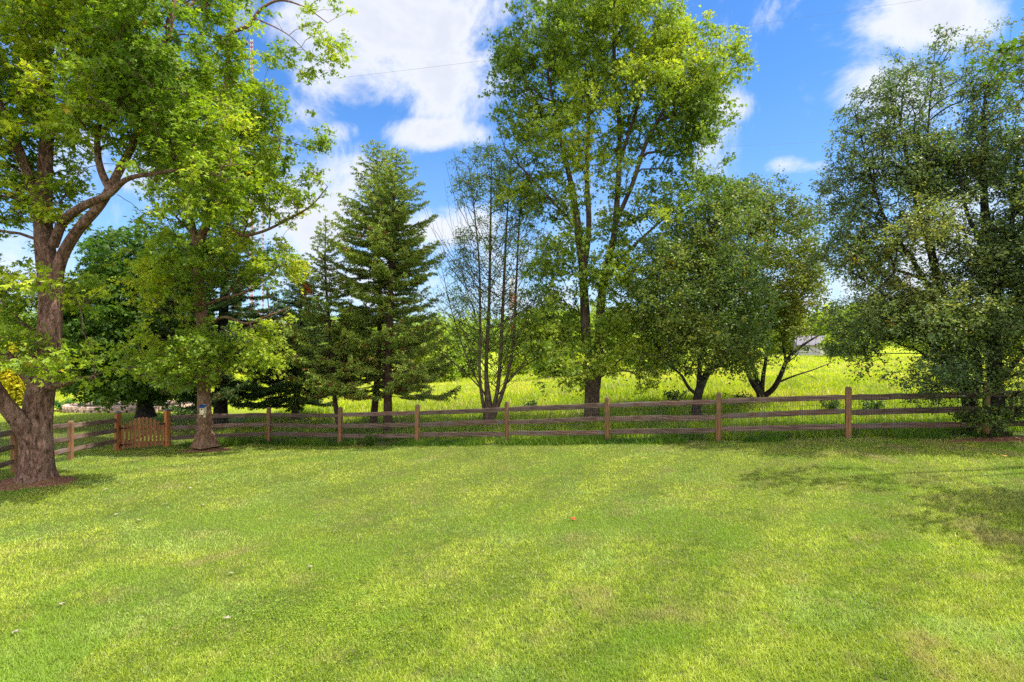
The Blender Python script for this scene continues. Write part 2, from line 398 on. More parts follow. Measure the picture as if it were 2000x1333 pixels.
def gate():
    a = np.array(LEFT[0]); b = np.array(POSTS[0]); d = b - a; L = np.linalg.norm(d); ang = math.atan2(d[1], d[0])
    z = G(*a); z1 = G(*b)
    r = thing('picket_gate', 'small cedar picket gate with arched top and black strap hinges between two capped posts', 'gate', (a[0], a[1], z), ang)
    x0, x1 = .10, L - .10; n = 11; sl_ = (z1 - z) / L
    for i in range(n):
        x = x0 + .04 + (x1 - x0 - .08) * i / (n - 1); q = (x - x0) / (x1 - x0)
        top = .80 + .23 * math.sin(math.pi * q) ** 1.2; wd = .078
        m = MB(); zb = sl_ * x + .04
        m.add([(-wd/2, -.011, zb), (wd/2, -.011, zb), (wd/2, .011, zb), (-wd/2, .011, zb),
               (-wd/2, -.011, top + sl_*x - .02), (wd/2, -.011, top + sl_*x - .02 ), (wd/2, .011, top + sl_*x - .02), (-wd/2, .011, top + sl_*x - .02),
               (0, -.011, top + sl_*x), (0, .011, top + sl_*x)],
              [(3, 2, 1, 0), (0, 1, 5, 8, 4), (2, 3, 7, 9, 6), (1, 2, 6, 5), (3, 0, 4, 7), (4, 8, 9, 7), (8, 5, 6, 9)])
        o = m.build('picket', M_GATE, r); o.location = (x, -.03, 0)
    for h in (.16, .68):
        m = MB(); m.beam((x0, 0, h + sl_ * x0), (x1, 0, h + sl_ * x1), .035, .085); m.build('cross_rail', M_GATE, r)
    m = MB(); m.beam((x0 + .08, 0, .21), (x1 - .06, 0, .64 + sl_ * x1), .03, .08); m.build('diagonal_brace', M_GATE, r)
    for h in (.17, .70):
        m = MB(); m.box((.045, -.050, h), (.035, .010, .20)); m.box((.10, -.052, h), (.08, .012, .05))
        m.beam((.12, -.05, h), (.38, -.05, h + sl_ * .3), .010, .04, taper=.5); m.tube([(.067, -.060, h - .07), (.067, -.060, h + .07)], .011, 6)
        m.build('strap_hinge', M_IRON, r)
    m = MB(); m.box((x1 - .02, -.053, .76), (.22, .014, .045)); m.box((x1 + .06, -.062, .76), (.03, .02, .09)); m.tube([(x1 - .08, -.06, .76), (x1 - .08, -.10, .76)], .012, 6)
    m.build('latch', M_IRON, r)
gate()

# ------------------------------------------------------------------ trees
KITE = (np.array([[0, 0, 0], [.42, .30, .07], [1, 0, -.06], [.42, -.30, .07]]), [(0, 1, 2, 3)])
NEEDLE = (np.array([[0, 0, 0], [.4, .17, .0], [1, 0, 0], [.4, -.17, .0]]), [(0, 1, 2, 3)])
def _maple():
    V = []; Fc = []
    for k, (a, ln, wd) in enumerate([(0, 1, .19), (.85, .78, .17), (-.85, .78, .17)]):
        c, s = math.cos(a), math.sin(a)
        for (u, v, h) in [(-.06, 0, 0), (.42 * ln, wd, .03), (ln, 0, -.08), (.42 * ln, -wd, .03)]:
            V.append((u * c - v * s, u * s + v * c, h + .004 * k))
        Fc.append((4 * k, 4 * k + 1, 4 * k + 2, 4 * k + 3))
    return np.array(V), Fc
MAPLE = _maple()
def leaf_arrays(C, T, N, S, tmpl):
    """C centres, T leaf direction, N normal, S size"""
    TV, TF = tmpl; T = nrm(T); N = nrm(N - (N * T).sum(1, keepdims=True) * T); W = np.cross(N, T)
    V = C[:, None] + S[:, None, None] * (TV[None, :, 0:1] * T[:, None] + TV[None, :, 1:2] * W[:, None] + TV[None, :, 2:3] * N[:, None])
    k = len(TV); n = len(C); Fq = (np.arange(n) * k)[:, None, None] + np.array(TF)[None]
    return V.reshape(-1, 3), Fq.reshape(-1, len(TF[0])), len(TF)
def tubes(paths, k):
    """paths: list of (pts, radii) -> one array mesh of joined rings"""
    n = [len(p[0]) for p in paths]; pts = np.concatenate([p[0] for p in paths]); rad = np.concatenate([p[1] for p in paths])
    pid = np.repeat(np.arange(len(paths)), n); N = len(pts)
    nx = np.minimum(np.arange(N) + 1, N - 1); pv = np.maximum(np.arange(N) - 1, 0)
    nx = np.where(pid[nx] == pid, nx, np.arange(N)); pv = np.where(pid[pv] == pid, pv, np.arange(N))
    T = nrm(pts[nx] - pts[pv]); ref = np.where(np.abs(T[:, 2:3]) > .92, np.array([[1., 0, 0]]), np.array([[0, 0, 1.]]))
    A = nrm(np.cross(T, ref)); B = np.cross(T, A); th = np.arange(k) * 2 * math.pi / k
    V = pts[:, None] + rad[:, None, None] * (np.cos(th)[None, :, None] * A[:, None] + np.sin(th)[None, :, None] * B[:, None])
    i = np.arange(N - 1); i = i[pid[i] == pid[i + 1]]; j = np.arange(k); j2 = (j + 1) % k
    Fq = np.stack([i[:, None] * k + j, i[:, None] * k + j2, (i[:, None] + 1) * k + j2, (i[:, None] + 1) * k + j], -1).reshape(-1, 4)
    return V.reshape(-1, 3), Fq
def resample(pts, rad, step):
    pts = np.array(pts, float); rad = np.array(rad, float)
    d = np.r_[0, np.cumsum(np.linalg.norm(np.diff(pts, axis=0), axis=1))]; n = max(2, int(d[-1] / step) + 1)
    s = np.linspace(0, d[-1], n)
    # smooth through the control points
    def cr(v):
        m = np.gradient(v, d); i = np.clip(np.searchsorted(d, s, 'right') - 1, 0, len(d) - 2); h = d[i + 1] - d[i]; t = (s - d[i]) / h
        return (2*t**3 - 3*t**2 + 1) * v[i] + (t**3 - 2*t**2 + t) * h * m[i] + (-2*t**3 + 3*t**2) * v[i + 1] + (t**3 - t**2) * h * m[i + 1]
    return np.stack([cr(pts[:, a]) for a in range(3)], 1), np.interp(s, d, rad)
def trunk_mesh(stems, k, seed, flare, flute, base_z):
    """solid stems with uneven, ridged surface; flare widens the foot"""
    Vs, Fs, off = [], [], 0
    for si, (pts, rad) in enumerate(stems):
        p, r = resample(pts, rad, .09 if k > 20 else .16); n = len(p)
        T = nrm(np.gradient(p, axis=0)); A = nrm(np.cross(T, np.tile([0, 1., 0.05], (n, 1)))); B = np.cross(T, A)
        th = np.arange(k) * 2 * math.pi / k; c, s = np.cos(th), np.sin(th)
        R = np.repeat(r[:, None], k, 1)
        h = p[:, 2] - base_z
        if si == 0 and flare > 0:
            lob = 1 + .28 * np.cos(th * 3 + seed) + .22 * np.cos(th * 5 + seed * 2.1)
            R = R * (1 + flare * np.exp(-np.maximum(h, 0)[:, None] / (.28 + .05 * lob[None])) * lob[None])
        q = np.stack([np.repeat(c[None], n, 0) * 1.0, np.repeat(s[None], n, 0), np.repeat(h[:, None] * .35, k, 1)], -1).reshape(-1, 3)
        nz = fbm(q, 3.2, seed + si, 3).reshape(n, k) - .5
        q2 = q * np.array([9, 9, 3.5]); rid = vnoise(q2, 1, seed + 3).reshape(n, k) - .5
        R = R * (1 + flute * nz * .7) + rid * flute * .16 * np.minimum(R, .4)
        V = p[:, None] + R[..., None] * (c[None, :, None] * A[:, None] + s[None, :, None] * B[:, None])
        i = np.arange(n - 1)[:, None]; j = np.arange(k)[None]; j2 = (j + 1) % k
        Fq = np.stack([i * k + j, i * k + j2, (i + 1) * k + j2, (i + 1) * k + j], -1).reshape(-1, 4)
        Vs.append(V.reshape(-1, 3)); Fs.append(Fq + off); off += n * k
    return np.concatenate(Vs), np.concatenate(Fs)

def pal(cols, tone):
    cols = np.array(cols); x = np.clip(tone, 0, .9999) * (len(cols) - 1); i = x.astype(int); f = (x - i)[:, None]
    return cols[i] * (1 - f) + cols[i + 1] * f
G_MAPLE = [(0.073, 0.14, 0.019), (0.14, 0.232, 0.024), (0.241, 0.351, 0.028), (0.403, 0.486, 0.031), (0.672, 0.648, 0.036)]
G_SILVER = [(0.062, 0.119, 0.025), (0.121, 0.203, 0.031), (0.215, 0.308, 0.035), (0.345, 0.426, 0.039), (0.551, 0.555, 0.044)]
G_PEAR = [(0.031, 0.069, 0.022), (0.058, 0.113, 0.027), (0.095, 0.166, 0.032), (0.166, 0.233, 0.038), (0.281, 0.293, 0.041)]
G_BIRCH = [(0.042, 0.087, 0.038), (0.074, 0.133, 0.048), (0.121, 0.188, 0.06), (0.211, 0.273, 0.066), (0.356, 0.344, 0.071)]
G_SPRUCE = [(0.083, 0.134, 0.035), (0.147, 0.218, 0.048), (0.236, 0.325, 0.058), (0.354, 0.437, 0.064), (0.507, 0.515, 0.07)]
G_FAR = [(.10, .17, .02), (.17, .26, .025), (.26, .35, .03), (.36, .42, .03)]
G_AUTUMN = [(.28, .36, .02), (.40, .44, .02), (.50, .46, .02), (.54, .40, .02)]

def broad_tree(name, label, stems, lobes, n_clump, leaves_per, leaf, seed, palette, bark, tmpl=MAPLE, lmat=None, clump_r=.38,
               flat=.55, upness=.55, k=12, flare=.5, flute=.3, gaps=.36, gap_scale=.55, dead=0, tip=.0055, up_pen=1.6, group=None, warmf=0.0, droop=.35,
               twigs=True, bare=(), tone_bias=0., cat='tree', wob=.07, gapfloor=.12):
    """stems: [[(px,py,d,r)...]...]; lobes: [(px,py,d,rx,ry,depth_m,weight)...] in photo pixels at depth d"""
    R = np.random.RandomState(seed)
    S = [([P(a, b, c) for a, b, c, r in st], [r for *_, r in st]) for st in stems]
    base = np.array(S[0][0][0]); root = thing(name, label, cat, tuple(base), group=group)
    V, Fq = trunk_mesh(S, k, seed, flare, flute, base[2]); mk_mesh('trunk', V - base, Fq, bark, root, smooth=True)
    # skeleton nodes
    pos, par, rad0, ln = [], [], [], []
    for si, (pts, rad) in enumerate(S):
        p, r = resample(pts, rad, .25); last = -1
        if si and pos:
            last = int(np.argmin(np.linalg.norm(np.array(pos) - p[0], axis=1)))
        for q, rr in zip(p, r):
            pos.append(q); par.append(last); rad0.append(rr); ln.append(0 if last < 0 else ln[last] + .25); last = len(pos) - 1
    nst = len(pos)
    # clump centres
    W = np.array([l[6] * (l[3] * l[4] * l[2] ** 2) * l[5] ** .4 for l in lobes]); W /= W.sum(); C = []
    for l, cnt in zip(lobes, (W * n_clump).astype(int) + 1):
        c = P(l[0], l[1], l[2]); rr = np.array([l[3] * l[2] / F, l[5], l[4] * l[2] / F])
        u = nrm(R.randn(cnt * 3, 3)) * (R.rand(cnt * 3, 1) ** (1 / 2.6)); q = c + u * rr
        g = fbm(q, gap_scale, seed + 11, 2); q = q[(g > gaps) | (R.rand(len(q)) < gapfloor)]
        C.append(q[:cnt])
    C = np.concatenate(C)
    C = C[C[:, 2] > gz(C[:, 0], C[:, 1]) + .35]
    big = 60000; PA = np.zeros((big, 3)); PA[:nst] = pos; LN = np.zeros(big); LN[:nst] = ln; RD = np.zeros(big); RD[:nst] = rad0; PR = np.full(big, -1); PR[:nst] = par
    ST = np.zeros(big, bool); ST[:nst] = True
    cnt = nst
    D0 = np.array([np.min(np.linalg.norm(PA[:nst] - c, axis=1)) for c in C]); C = C[np.argsort(D0)]
    paths = []; tipn = []
    minz = base[2] + .12 * 1.0
    for c in C:
        d = c - PA[:cnt]; dist = np.linalg.norm(d, axis=1)
        cost = dist + up_pen * np.maximum(0, .35 * np.hypot(d[:, 0], d[:, 1]) - d[:, 2]) + .12 * LN[:cnt] + np.where((PA[:cnt, 2] < minz + .9), 3, 0) + np.where(RD[:cnt] > .3, .5, 0)
        a = int(np.argmin(cost)); L = dist[a]
        if L < .12: tipn.append((a, c)); continue
        n = max(2, int(L / .28) + 1); t = np.linspace(0, 1, n + 1)[1:]
        p0 = PA[a]; mid = (p0 + c) / 2 + np.array([0, 0, .14 * L]) * (1 if upness > 0 else -.2) + R.randn(3) * wob * L
        q = (1 - t)[:, None] ** 2 * p0 + 2 * (t * (1 - t))[:, None] * mid + t[:, None] ** 2 * c
        q[:-1] += R.randn(n - 1, 3) * .022 if n > 1 else 0
        idx = np.arange(cnt, cnt + n); PA[idx] = q; PR[idx[0]] = a; PR[idx[1:]] = idx[:-1]; LN[idx] = LN[a] + L * t
        paths.append((a, idx)); tipn.append((idx[-1], c)); cnt += n
        if cnt > big - 60: break
    cntc = np.zeros(cnt); 
    for a, c in tipn: cntc[a] += 1
    for i in range(cnt - 1, nst - 1, -1):
        if PR[i] >= 0: cntc[PR[i]] += cntc[i]
    rb = tip * np.maximum(cntc, 1) ** .46
    RD[nst:cnt] = rb[nst:cnt]
    for i in range(nst, cnt):
        RD[i] = min(RD[i], RD[PR[i]] * .9)
    br = []
    for a, idx in paths:
        pp = np.vstack([PA[a], PA[idx]]); r_ = np.r_[min(RD[a] * .9, RD[idx[0]] * 1.25), RD[idx]]; br.append((pp, r_))
    for pl in bare:       # bare dead twigs
        pts, rr = resample([P(a, b, c) for a, b, c in pl[:-1]], np.linspace(pl[-1], pl[-1] * .25, len(pl) - 1), .12)
        br.append((pts + R.randn(*pts.shape) * .012, rr))
    # leaves along short twigs around each clump
    Cc = np.array([c for _, c in tipn]); Ts = np.array([PA[PR[a]] if PR[a] >= 0 else PA[a] for a, _ in tipn])
    nt = 5; axis = nrm(Cc - Ts + 1e-6)
    TD = nrm(axis[:, None] * .7 + R.randn(len(Cc), nt, 3) * np.array([1, 1, flat]) * .8)
    TL = clump_r * (.55 + .8 * R.rand(len(Cc), nt))
    per = max(1, int(leaves_per / nt)); s = (np.arange(per) + .6) / per
    s = np.broadcast_to(s, (len(Cc), nt, per)) + (R.rand(len(Cc), nt, per) - .5) / per
    LP = Cc[:, None, None] + TD[:, :, None] * (TL[:, :, None] * s)[..., None]; LP[..., 2] -= droop * .5 * (TL[:, :, None] * s) ** 2 / clump_r
    LP = LP + R.randn(*LP.shape) * leaf * .45
    side = nrm(np.cross(np.broadcast_to(TD[:, :, None], LP.shape), np.array([0, 0, 1.])) + 1e-6) * np.where(np.arange(per) % 2, 1, -1)[None, None, :, None]
    TT = TD[:, :, None] * .6 + side * .8 + R.randn(*LP.shape) * .45; TT[..., 2] -= droop
    NN = np.array([0, 0, 1.]) * upness + R.randn(*LP.shape) * (1 - upness) + np.array([SDIR.x, SDIR.y, 0]) * .12
    n = LP[..., 0].size; LP, TT, NN = LP.reshape(n, 3), TT.reshape(n, 3), NN.reshape(n, 3)
    if upness < .3: NN[:, 2] = np.abs(NN[:, 2])
    Sz = leaf * (.65 + .6 * R.rand(n))
    ctone = R.rand(len(Cc)); big_t = fbm(Cc, .45, seed + 5, 2)
    tone = np.repeat(ctone * .28 + (big_t - .5) * .8 + .32, nt * per) + R.rand(n) * .30 - .05 + tone_bias
    col = pal(palette, tone) * (.85 + .3 * R.rand(n))[:, None]
    yl = R.rand(n) < warmf; yl |= np.repeat((R.rand(len(Cc)) < warmf * .4), nt * per)
    col[yl] = np.array([.50, .34, .02]) * (.6 + .6 * R.rand(yl.sum()))[:, None]
    V, Fq, kf = leaf_arrays(LP, TT, NN, Sz, tmpl)
    mk_mesh('crown', V - base, Fq, lmat or M_LEAF, root, col=np.repeat(col, kf, 0))
    if twigs:
        for i in range(len(Cc)):
            for j in range(3):
                e = Cc[i] + TD[i, j] * TL[i, j] * .9; e = e - np.array([0, 0, droop * .3 * TL[i, j]]); br.append((np.array([Cc[i], e]), np.array([tip * .8, tip * .35])))
    V, Fq = tubes([(a - base, b) for a, b in br], 5); mk_mesh('branches', V, Fq, bark, root, smooth=True)
    return root

def spruce(name, label, base, top, d, R_low, first, seed, nb=150, r0=.13, dens=1.0, palette=G_SPRUCE, brown=.05, low_thin=.5, dtop=None, mid=None, bark=None, droopy=0., prof=None, trim=None):
    R = np.random.RandomState(seed); b0 = P(base[0], base[1], d); t0 = P(top[0], top[1], dtop or d); b0[2] = G(b0[0], b0[1]) - .05; H = t0[2] - b0[2]
    root = thing(name, label, 'spruce tree', tuple(b0))
    mids = [P(*m, d) for m in (mid or [])]
    pts = [b0] + mids + [t0]; hh = [(p[2] - b0[2]) / H for p in pts]; rad = [r0 * (1 - h) ** .8 + .008 for h in hh]; 
    if not mids:
        pts = [b0 + (t0 - b0) * q + np.r_[R.randn(2) * .05, 0] * (0 < q < 1) for q in (0, .25, .5, .75, 1)]; rad = [r0 * (1 - q) ** .8 + .008 for q in (0, .25, .5, .75, 1)]
    V, Fq = trunk_mesh([(pts, rad)], 10, seed, .35, .25, b0[2]); mk_mesh('trunk', V - b0, Fq, bark or M_BARK_SPRUCE, root, smooth=True)
    tp, tr = resample(pts, rad, .05); br = []; NC, NTd, NNn, NS, NT_ = [], [], [], [], []
    prof = prof or [(0, .82), (.12, 1), (.35, .86), (.55, .60), (.75, .36), (.9, .17), (1, .03)]
    px_, pv_ = zip(*prof); ang = R.rand() * 6
    for i in range(nb):
        q = (i + R.rand()) / nb; q = q ** .9; z = first + (H - first - .12) * q
        L = R_low * np.interp(q, px_, pv_) * (.62 + .5 * R.rand()); ang += 2.399 + R.randn() * .3
        if trim: L *= trim(ang, q)
        o = tp[np.argmin(abs(tp[:, 2] - b0[2] - z))]
        out = np.array([math.cos(ang), math.sin(ang), 0]); sl = np.interp(q, [0, .3, .7, 1], [-.16 - droopy, -.02 - droopy, .28, 1.3]) + R.randn() * .08
        n = max(3, int(L / .15)); s = np.linspace(0, 1, n + 1)
        curve = np.interp(q, [0, .5, 1], [.24, .14, 0])
        P_ = o + out * (L * s)[:, None] + np.array([0, 0, 1.]) * (L * (sl * s - .25 * s * (1 - s) + curve * s ** 3))[:, None]
        P_[1:] += R.randn(n, 3) * .018
        rb = .006 + .011 * L / 2; br.append((P_, rb * (1 - s * .8)))
        # side shoots
        s0 = np.interp(q, [0, .25, .6, 1], [low_thin, low_thin * .8, .12, 0]); step = .062
        m = max(2, int(L * (1 - s0) / step)); side = np.cross(out, [0, 0, 1.])
        for j in range(m + 1):
            u = s0 + (1 - s0) * (j + .3 * R.rand()) / m; u = min(u, 1); c = np.array([np.interp(u, s, P_[:, a]) for a in range(3)])
            if R.rand() > dens: continue
            sg = 1 if j % 2 else -1; tl = (.10 + .34 * L * (1 - u) ** .7 * (.3 + u)) * (.7 + .6 * R.rand())
            dr = nrm(out * (.75) + side * sg * .8 + np.array([0, 0, -.06 + .25 * q + R.randn() * .10]))
            if j >= m: dr = nrm(out + np.array([0, 0, .2])); tl = .16
            tl = min(tl, .75)
            e = c + dr * tl + np.array([0, 0, -.10 * tl]); br.append((np.array([c, e]), np.array([.005, .002])))
            subs = [(c, e, tl)]
            for kk in range(int(tl / .11)):      # second-order shoots
                f = (kk + .7) / (tl / .11 + .3); c2 = c + (e - c) * f; l2 = min(.22, tl * .5 * (1 - f) + .06)
                d2 = nrm(dr + np.cross(dr, [0, 0, 1.]) * (1 if kk % 2 else -1) * .9 + R.randn(3) * .12); subs.append((c2, c2 + d2 * l2, l2))
            for (a_, e_, l_) in subs:
                nn = max(5, int(l_ / .0105)); f = R.rand(nn); cc = a_ + (e_ - a_) * f[:, None]; dd = nrm(e_ - a_)
                rr = nrm(R.randn(nn, 3) + np.array([0, 0, .35])); NC.append(cc); NTd.append(dd * .75 + rr * .8); NNn.append(np.array([0, 0, 1.]) + R.randn(nn, 3) * .6)
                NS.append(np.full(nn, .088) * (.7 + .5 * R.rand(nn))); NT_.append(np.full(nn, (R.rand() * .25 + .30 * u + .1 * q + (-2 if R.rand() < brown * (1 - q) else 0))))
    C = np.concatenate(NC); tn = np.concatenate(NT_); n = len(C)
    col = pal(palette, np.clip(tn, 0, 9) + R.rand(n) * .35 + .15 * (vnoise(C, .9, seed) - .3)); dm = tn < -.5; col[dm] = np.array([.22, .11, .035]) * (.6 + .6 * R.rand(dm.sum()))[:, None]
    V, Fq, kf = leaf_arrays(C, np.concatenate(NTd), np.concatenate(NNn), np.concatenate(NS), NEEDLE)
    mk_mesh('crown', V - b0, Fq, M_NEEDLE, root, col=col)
    V, Fq = tubes([(a - b0, b) for a, b in br], 4); mk_mesh('branches', V, Fq, bark or M_BARK_SPRUCE, root, smooth=True)
    return root

# the big maple in the left foreground
broad_tree('maple_tree', 'huge old maple with flared pinkish grey trunk forking high at the left edge', [
    [(68, 955, 12.3, .31), (71, 900, 12.3, .275), (72, 820, 12.3, .27), (84, 740, 12.3, .24), (97, 640, 12.3, .215), (98, 560, 12.3, .205), (90, 500, 12.3, .19), (84, 420, 12.4, .16), (88, 330, 12.5, .14), (95, 200, 12.6, .12), (92, 90, 12.6, .10), (84, -40, 12.6, .10), (90, -190, 12.6, .05)],
    [(104, 570, 12.3, .13), (120, 505, 12.2, .115), (152, 450, 12.0, .10), (196, 400, 11.8, .09), (235, 330, 11.6, .08), (258, 285, 11.5, .07), (290, 180, 11.5, .09), (330, 60, 11.5, .05), (350, -60, 11.5, .03)],
    [(104, 480, 12.2, .10), (126, 430, 12.0, .09), (165, 402, 11.8, .08), (215, 378, 11.6, .07), (245, 352, 11.5, .052), (300, 340, 11.4, .036), (370, 332, 11.2, .03), (430, 345, 11.1, .015)],
    [(215, 372, 11.6, .075), (196, 330, 11.6, .065), (190, 270, 11.6, .055), (200, 215, 11.6, .04), (208, 150, 11.6, .03), (205, 60, 11.6, .015)],
    [(192, 262, 11.6, .05), (220, 240, 11.5, .04), (240, 205, 11.4, .025)],
    [(66, 870, 12.2, .20), (42, 828, 12.0, .17), (10, 790, 11.8, .145), (-30, 730, 11.5, .12), (-90, 660, 11.2, .11), (-180, 600, 11, .05)],
    [(84, 766, 12.2, .13), (54, 738, 12.1, .10), (30, 712, 12.0, .085), (0, 682, 11.9, .08), (-60, 640, 11.7, .05)],
    [(90, 758, 12.2, .09), (120, 752, 12.0, .06), (150, 742, 11.8, .045), (185, 735, 11.6, .02)],
    [(84, 430, 12.4, .12), (60, 350, 12.4, .09), (20, 250, 12.3, .07), (-30, 140, 12.2, .04)],
  ], [
    (60, 60, 12.4, 150, 150, 2.2, .85), (220, 60, 11.8, 150, 150, 2.2, 1.1), (350, 110, 11.4, 110, 130, 1.8, 1.0), (150, 230, 11.6, 150, 80, 1.8, .8), (300, 230, 11.4, 140, 90, 1.8, 1.05),
    (20, 230, 12.2, 90, 110, 2.0, .7), (60, 380, 11.9, 110, 70, 1.8, .6), (410, 280, 11.3, 80, 120, 1.4, .9), (330, 380, 11.4, 110, 60, 1.4, .75), (30, 560, 11.8, 110, 60, 1.6, .55),
    (160, 560, 11.3, 90, 55, 1.4, .5), (90, 690, 11.4, 130, 45, 1.4, .45), (-100, 300, 12, 120, 300, 2.5, .6), (-60, 620, 11.6, 80, 100, 1.8, .7), (180, 700, 11.4, 90, 45, 1.2, .55), (260, -120, 12, 260, 100, 3, .7), (430, 40, 11.4, 60, 70, 1.2, .5),
  ], 2150, 31, .102, 101, G_MAPLE, M_BARK_BIG, k=44, flare=.58, flute=.34, clump_r=.33, flat=.35, upness=.6, gaps=.51, gap_scale=1.0, tone_bias=.0, gapfloor=.05, warmf=.004)

# the maple with the birdhouse
broad_tree('maple_tree', 'slender maple with orange flaky bark carrying the birdhouse beside the gate', [
    [(400, 872, 18.4, .27), (400, 845, 18.4, .22), (399, 800, 18.4, .195), (398, 720, 18.4, .18), (394, 620, 18.4, .165), (388, 540, 18.4, .155), (392, 470, 18.4, .135), (420, 400, 18.2, .13), (432, 300, 18.1, .11), (440, 180, 18, .09), (450, 80, 18, .07), (455, -40, 18, .04)],
    [(390, 510, 18.4, .11), (376, 440, 18.4, .09), (362, 340, 18.4, .07), (350, 220, 18.4, .05), (340, 80, 18.4, .03)],
    [(436, 240, 18.1, .07), (444, 120, 17.4, .06), (452, 66, 17.0, .06), (486, 50, 16.9, .055), (508, 20, 16.8, .045), (540, 2, 16.7, .035), (590, 12, 16.6, .02), (640, 45, 16.5, .012)],
    [(495, 36, 16.85, .025), (530, 50, 16.8, .02), (570, 74, 16.7, .012), (600, 105, 16.7, .007)],
    [(422, 400, 18.2, .07), (440, 430, 18, .06), (470, 460, 17.8, .055), (505, 455, 17.6, .045), (560, 430, 17.4, .035), (610, 400, 17.3, .025), (640, 365, 17.2, .012)],
    [(392, 600, 18.4, .05), (430, 585, 18.0, .045), (480, 570, 17.6, .035), (520, 545, 17.4, .02), (545, 520, 17.3, .01)],
    [(396, 640, 18.4, .05), (440, 620, 17.9, .045), (480, 632, 17.5, .04), (530, 615, 17.2, .03), (570, 600, 17.1, .015)],
    [(388, 470, 18.4, .04), (350, 430, 18.3, .035), (320, 400, 18.2, .02)],
    [(434, 300, 18.1, .04), (480, 280, 17.8, .03), (530, 268, 17.6, .02), (575, 280, 17.5, .012), (620, 300, 17.4, .007)],
  ], [
    (430, 230, 18, 110, 130, 1.6, 1.0), (380, 330, 18, 120, 120, 1.8, 1.0), (470, 330, 17.8, 90, 110, 1.4, 1.0), (330, 180, 18, 120, 150, 1.6, .9), (500, 200, 17.5, 60, 60, 1.0, .7),
    (520, 400, 17.6, 70, 60, 1.2, .8), (600, 360, 17.3, 42, 46, .7, .75), (620, 260, 17.3, 34, 40, .6, .8), (560, 300, 17.4, 40, 40, .7, .5),
    (440, 500, 17.8, 110, 60, 1.5, .85), (530, 520, 17.4, 60, 55, 1.1, .9), (330, 520, 18, 110, 100, 1.6, .9), (470, 690, 17.3, 90, 50, 1.3, 1.1), (350, 690, 17.6, 110, 75, 1.3, .95), (480, 620, 17.2, 90, 40, 1, .5),
    (640, 90, 16.5, 42, 40, .6, .7), (560, 120, 16.7, 60, 36, .7, .6), (590, 30, 16.6, 70, 30, .8, .5), (630, 130, 16.6, 45, 26, .6, .45), (475, 20, 17, 36, 24, .6, .6), (655, 8, 16.5, 26, 24, .5, .5),
  ], 2100, 31, .102, 202, G_MAPLE, M_BARK_FLAKY, k=22, flare=.6, flute=.34, clump_r=.30, flat=.35, upness=.55, gaps=.50, gap_scale=1.05, tone_bias=.02, gapfloor=.04, warmf=.003,
  bare=[[(392, 480, 18.2), (418, 500, 17.6), (450, 540, 17.3), (500, 600, 17.1), (520, 640, 17.0), .012], [(470, 470, 17.6), (490, 510, 17.3), (510, 545, 17.2), (540, 600, 17.1), .010],
        [(412, 500, 17.7), (416, 540, 17.5), (414, 590, 17.4), .009], [(500, 530, 17.2), (490, 560, 17.1), (470, 585, 17.1), .008], [(230, 380, 13), (270, 410, 12.8), (300, 470, 12.7), .008],
        [(440, 655, 17.2), (480, 640, 17.0), (540, 625, 16.9), (575, 610, 16.9), .010], [(430, 640, 17.2), (470, 655, 17.0), (510, 660, 16.9), .008], [(450, 600, 17.3), (500, 590, 17), (560, 562, 16.9), .012]])

# dense shade trees beyond the gate
broad_tree('shade_tree', 'dense dark green tree on a black trunk directly behind the picket gate', [
    [(283, 815, 24.5, .33), (283, 780, 24.5, .27), (284, 720, 24.5, .25), (282, 620, 24.5, .20), (275, 520, 24.5, .12), (270, 440, 24.5, .05)],
    [(283, 730, 24.5, .12), (240, 680, 24, .08), (200, 640, 23.8, .04)], [(284, 720, 24.5, .12), (330, 660, 24.2, .08), (370, 620, 24, .04)],
  ], [(270, 640, 24.3, 150, 130, 3.0, 1.1), (200, 690, 24, 90, 80, 2.5, 1.1), (340, 700, 24, 90, 75, 2.5, 1.1), (290, 520, 24.3, 120, 80, 2.6, 1.0), (270, 750, 23.8, 120, 32, 2.2, .9), (170, 600, 24, 60, 70, 1.8, .7)],
  1300, 44, .17, 303, [(.035, .085, .014), (.06, .13, .018), (.10, .19, .02), (.19, .28, .024)], M_BARK_DARK, k=14, flare=.3, gaps=.30, clump_r=.5, flat=.5, up_pen=.8, droop=.5)
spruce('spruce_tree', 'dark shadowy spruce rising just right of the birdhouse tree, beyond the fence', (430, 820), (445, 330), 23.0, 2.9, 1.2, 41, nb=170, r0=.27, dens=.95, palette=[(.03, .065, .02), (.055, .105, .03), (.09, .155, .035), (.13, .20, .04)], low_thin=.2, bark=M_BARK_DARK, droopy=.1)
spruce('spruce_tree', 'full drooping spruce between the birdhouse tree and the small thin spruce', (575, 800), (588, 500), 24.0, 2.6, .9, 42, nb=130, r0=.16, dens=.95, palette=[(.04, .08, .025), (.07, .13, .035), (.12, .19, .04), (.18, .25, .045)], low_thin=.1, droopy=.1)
spruce('spruce_tree', 'small thin spruce with reddish bare trunk, leftmost of the three in the fence gap', (665, 848), (636, 425), 20.0, 2.0, 1.5, 43, nb=90, r0=.085, dens=.9, low_thin=.25, mid=[(654, 780), (645, 650), (636, 540)], brown=.22)
spruce('spruce_tree', 'tall spruce with its leaning trunk left of its twin, slightly farther back', (728, 826), (736, 276), 21.4, 2.65, 1.5, 44, nb=150, r0=.13, dens=.88, low_thin=.42, mid=[(738, 720), (742, 600), (738, 450)], brown=.2,
       prof=[(0, .95), (.1, 1), (.25, .75), (.4, .62), (.5, .80), (.6, .72), (.75, .44), (.9, .2), (1, .03)])
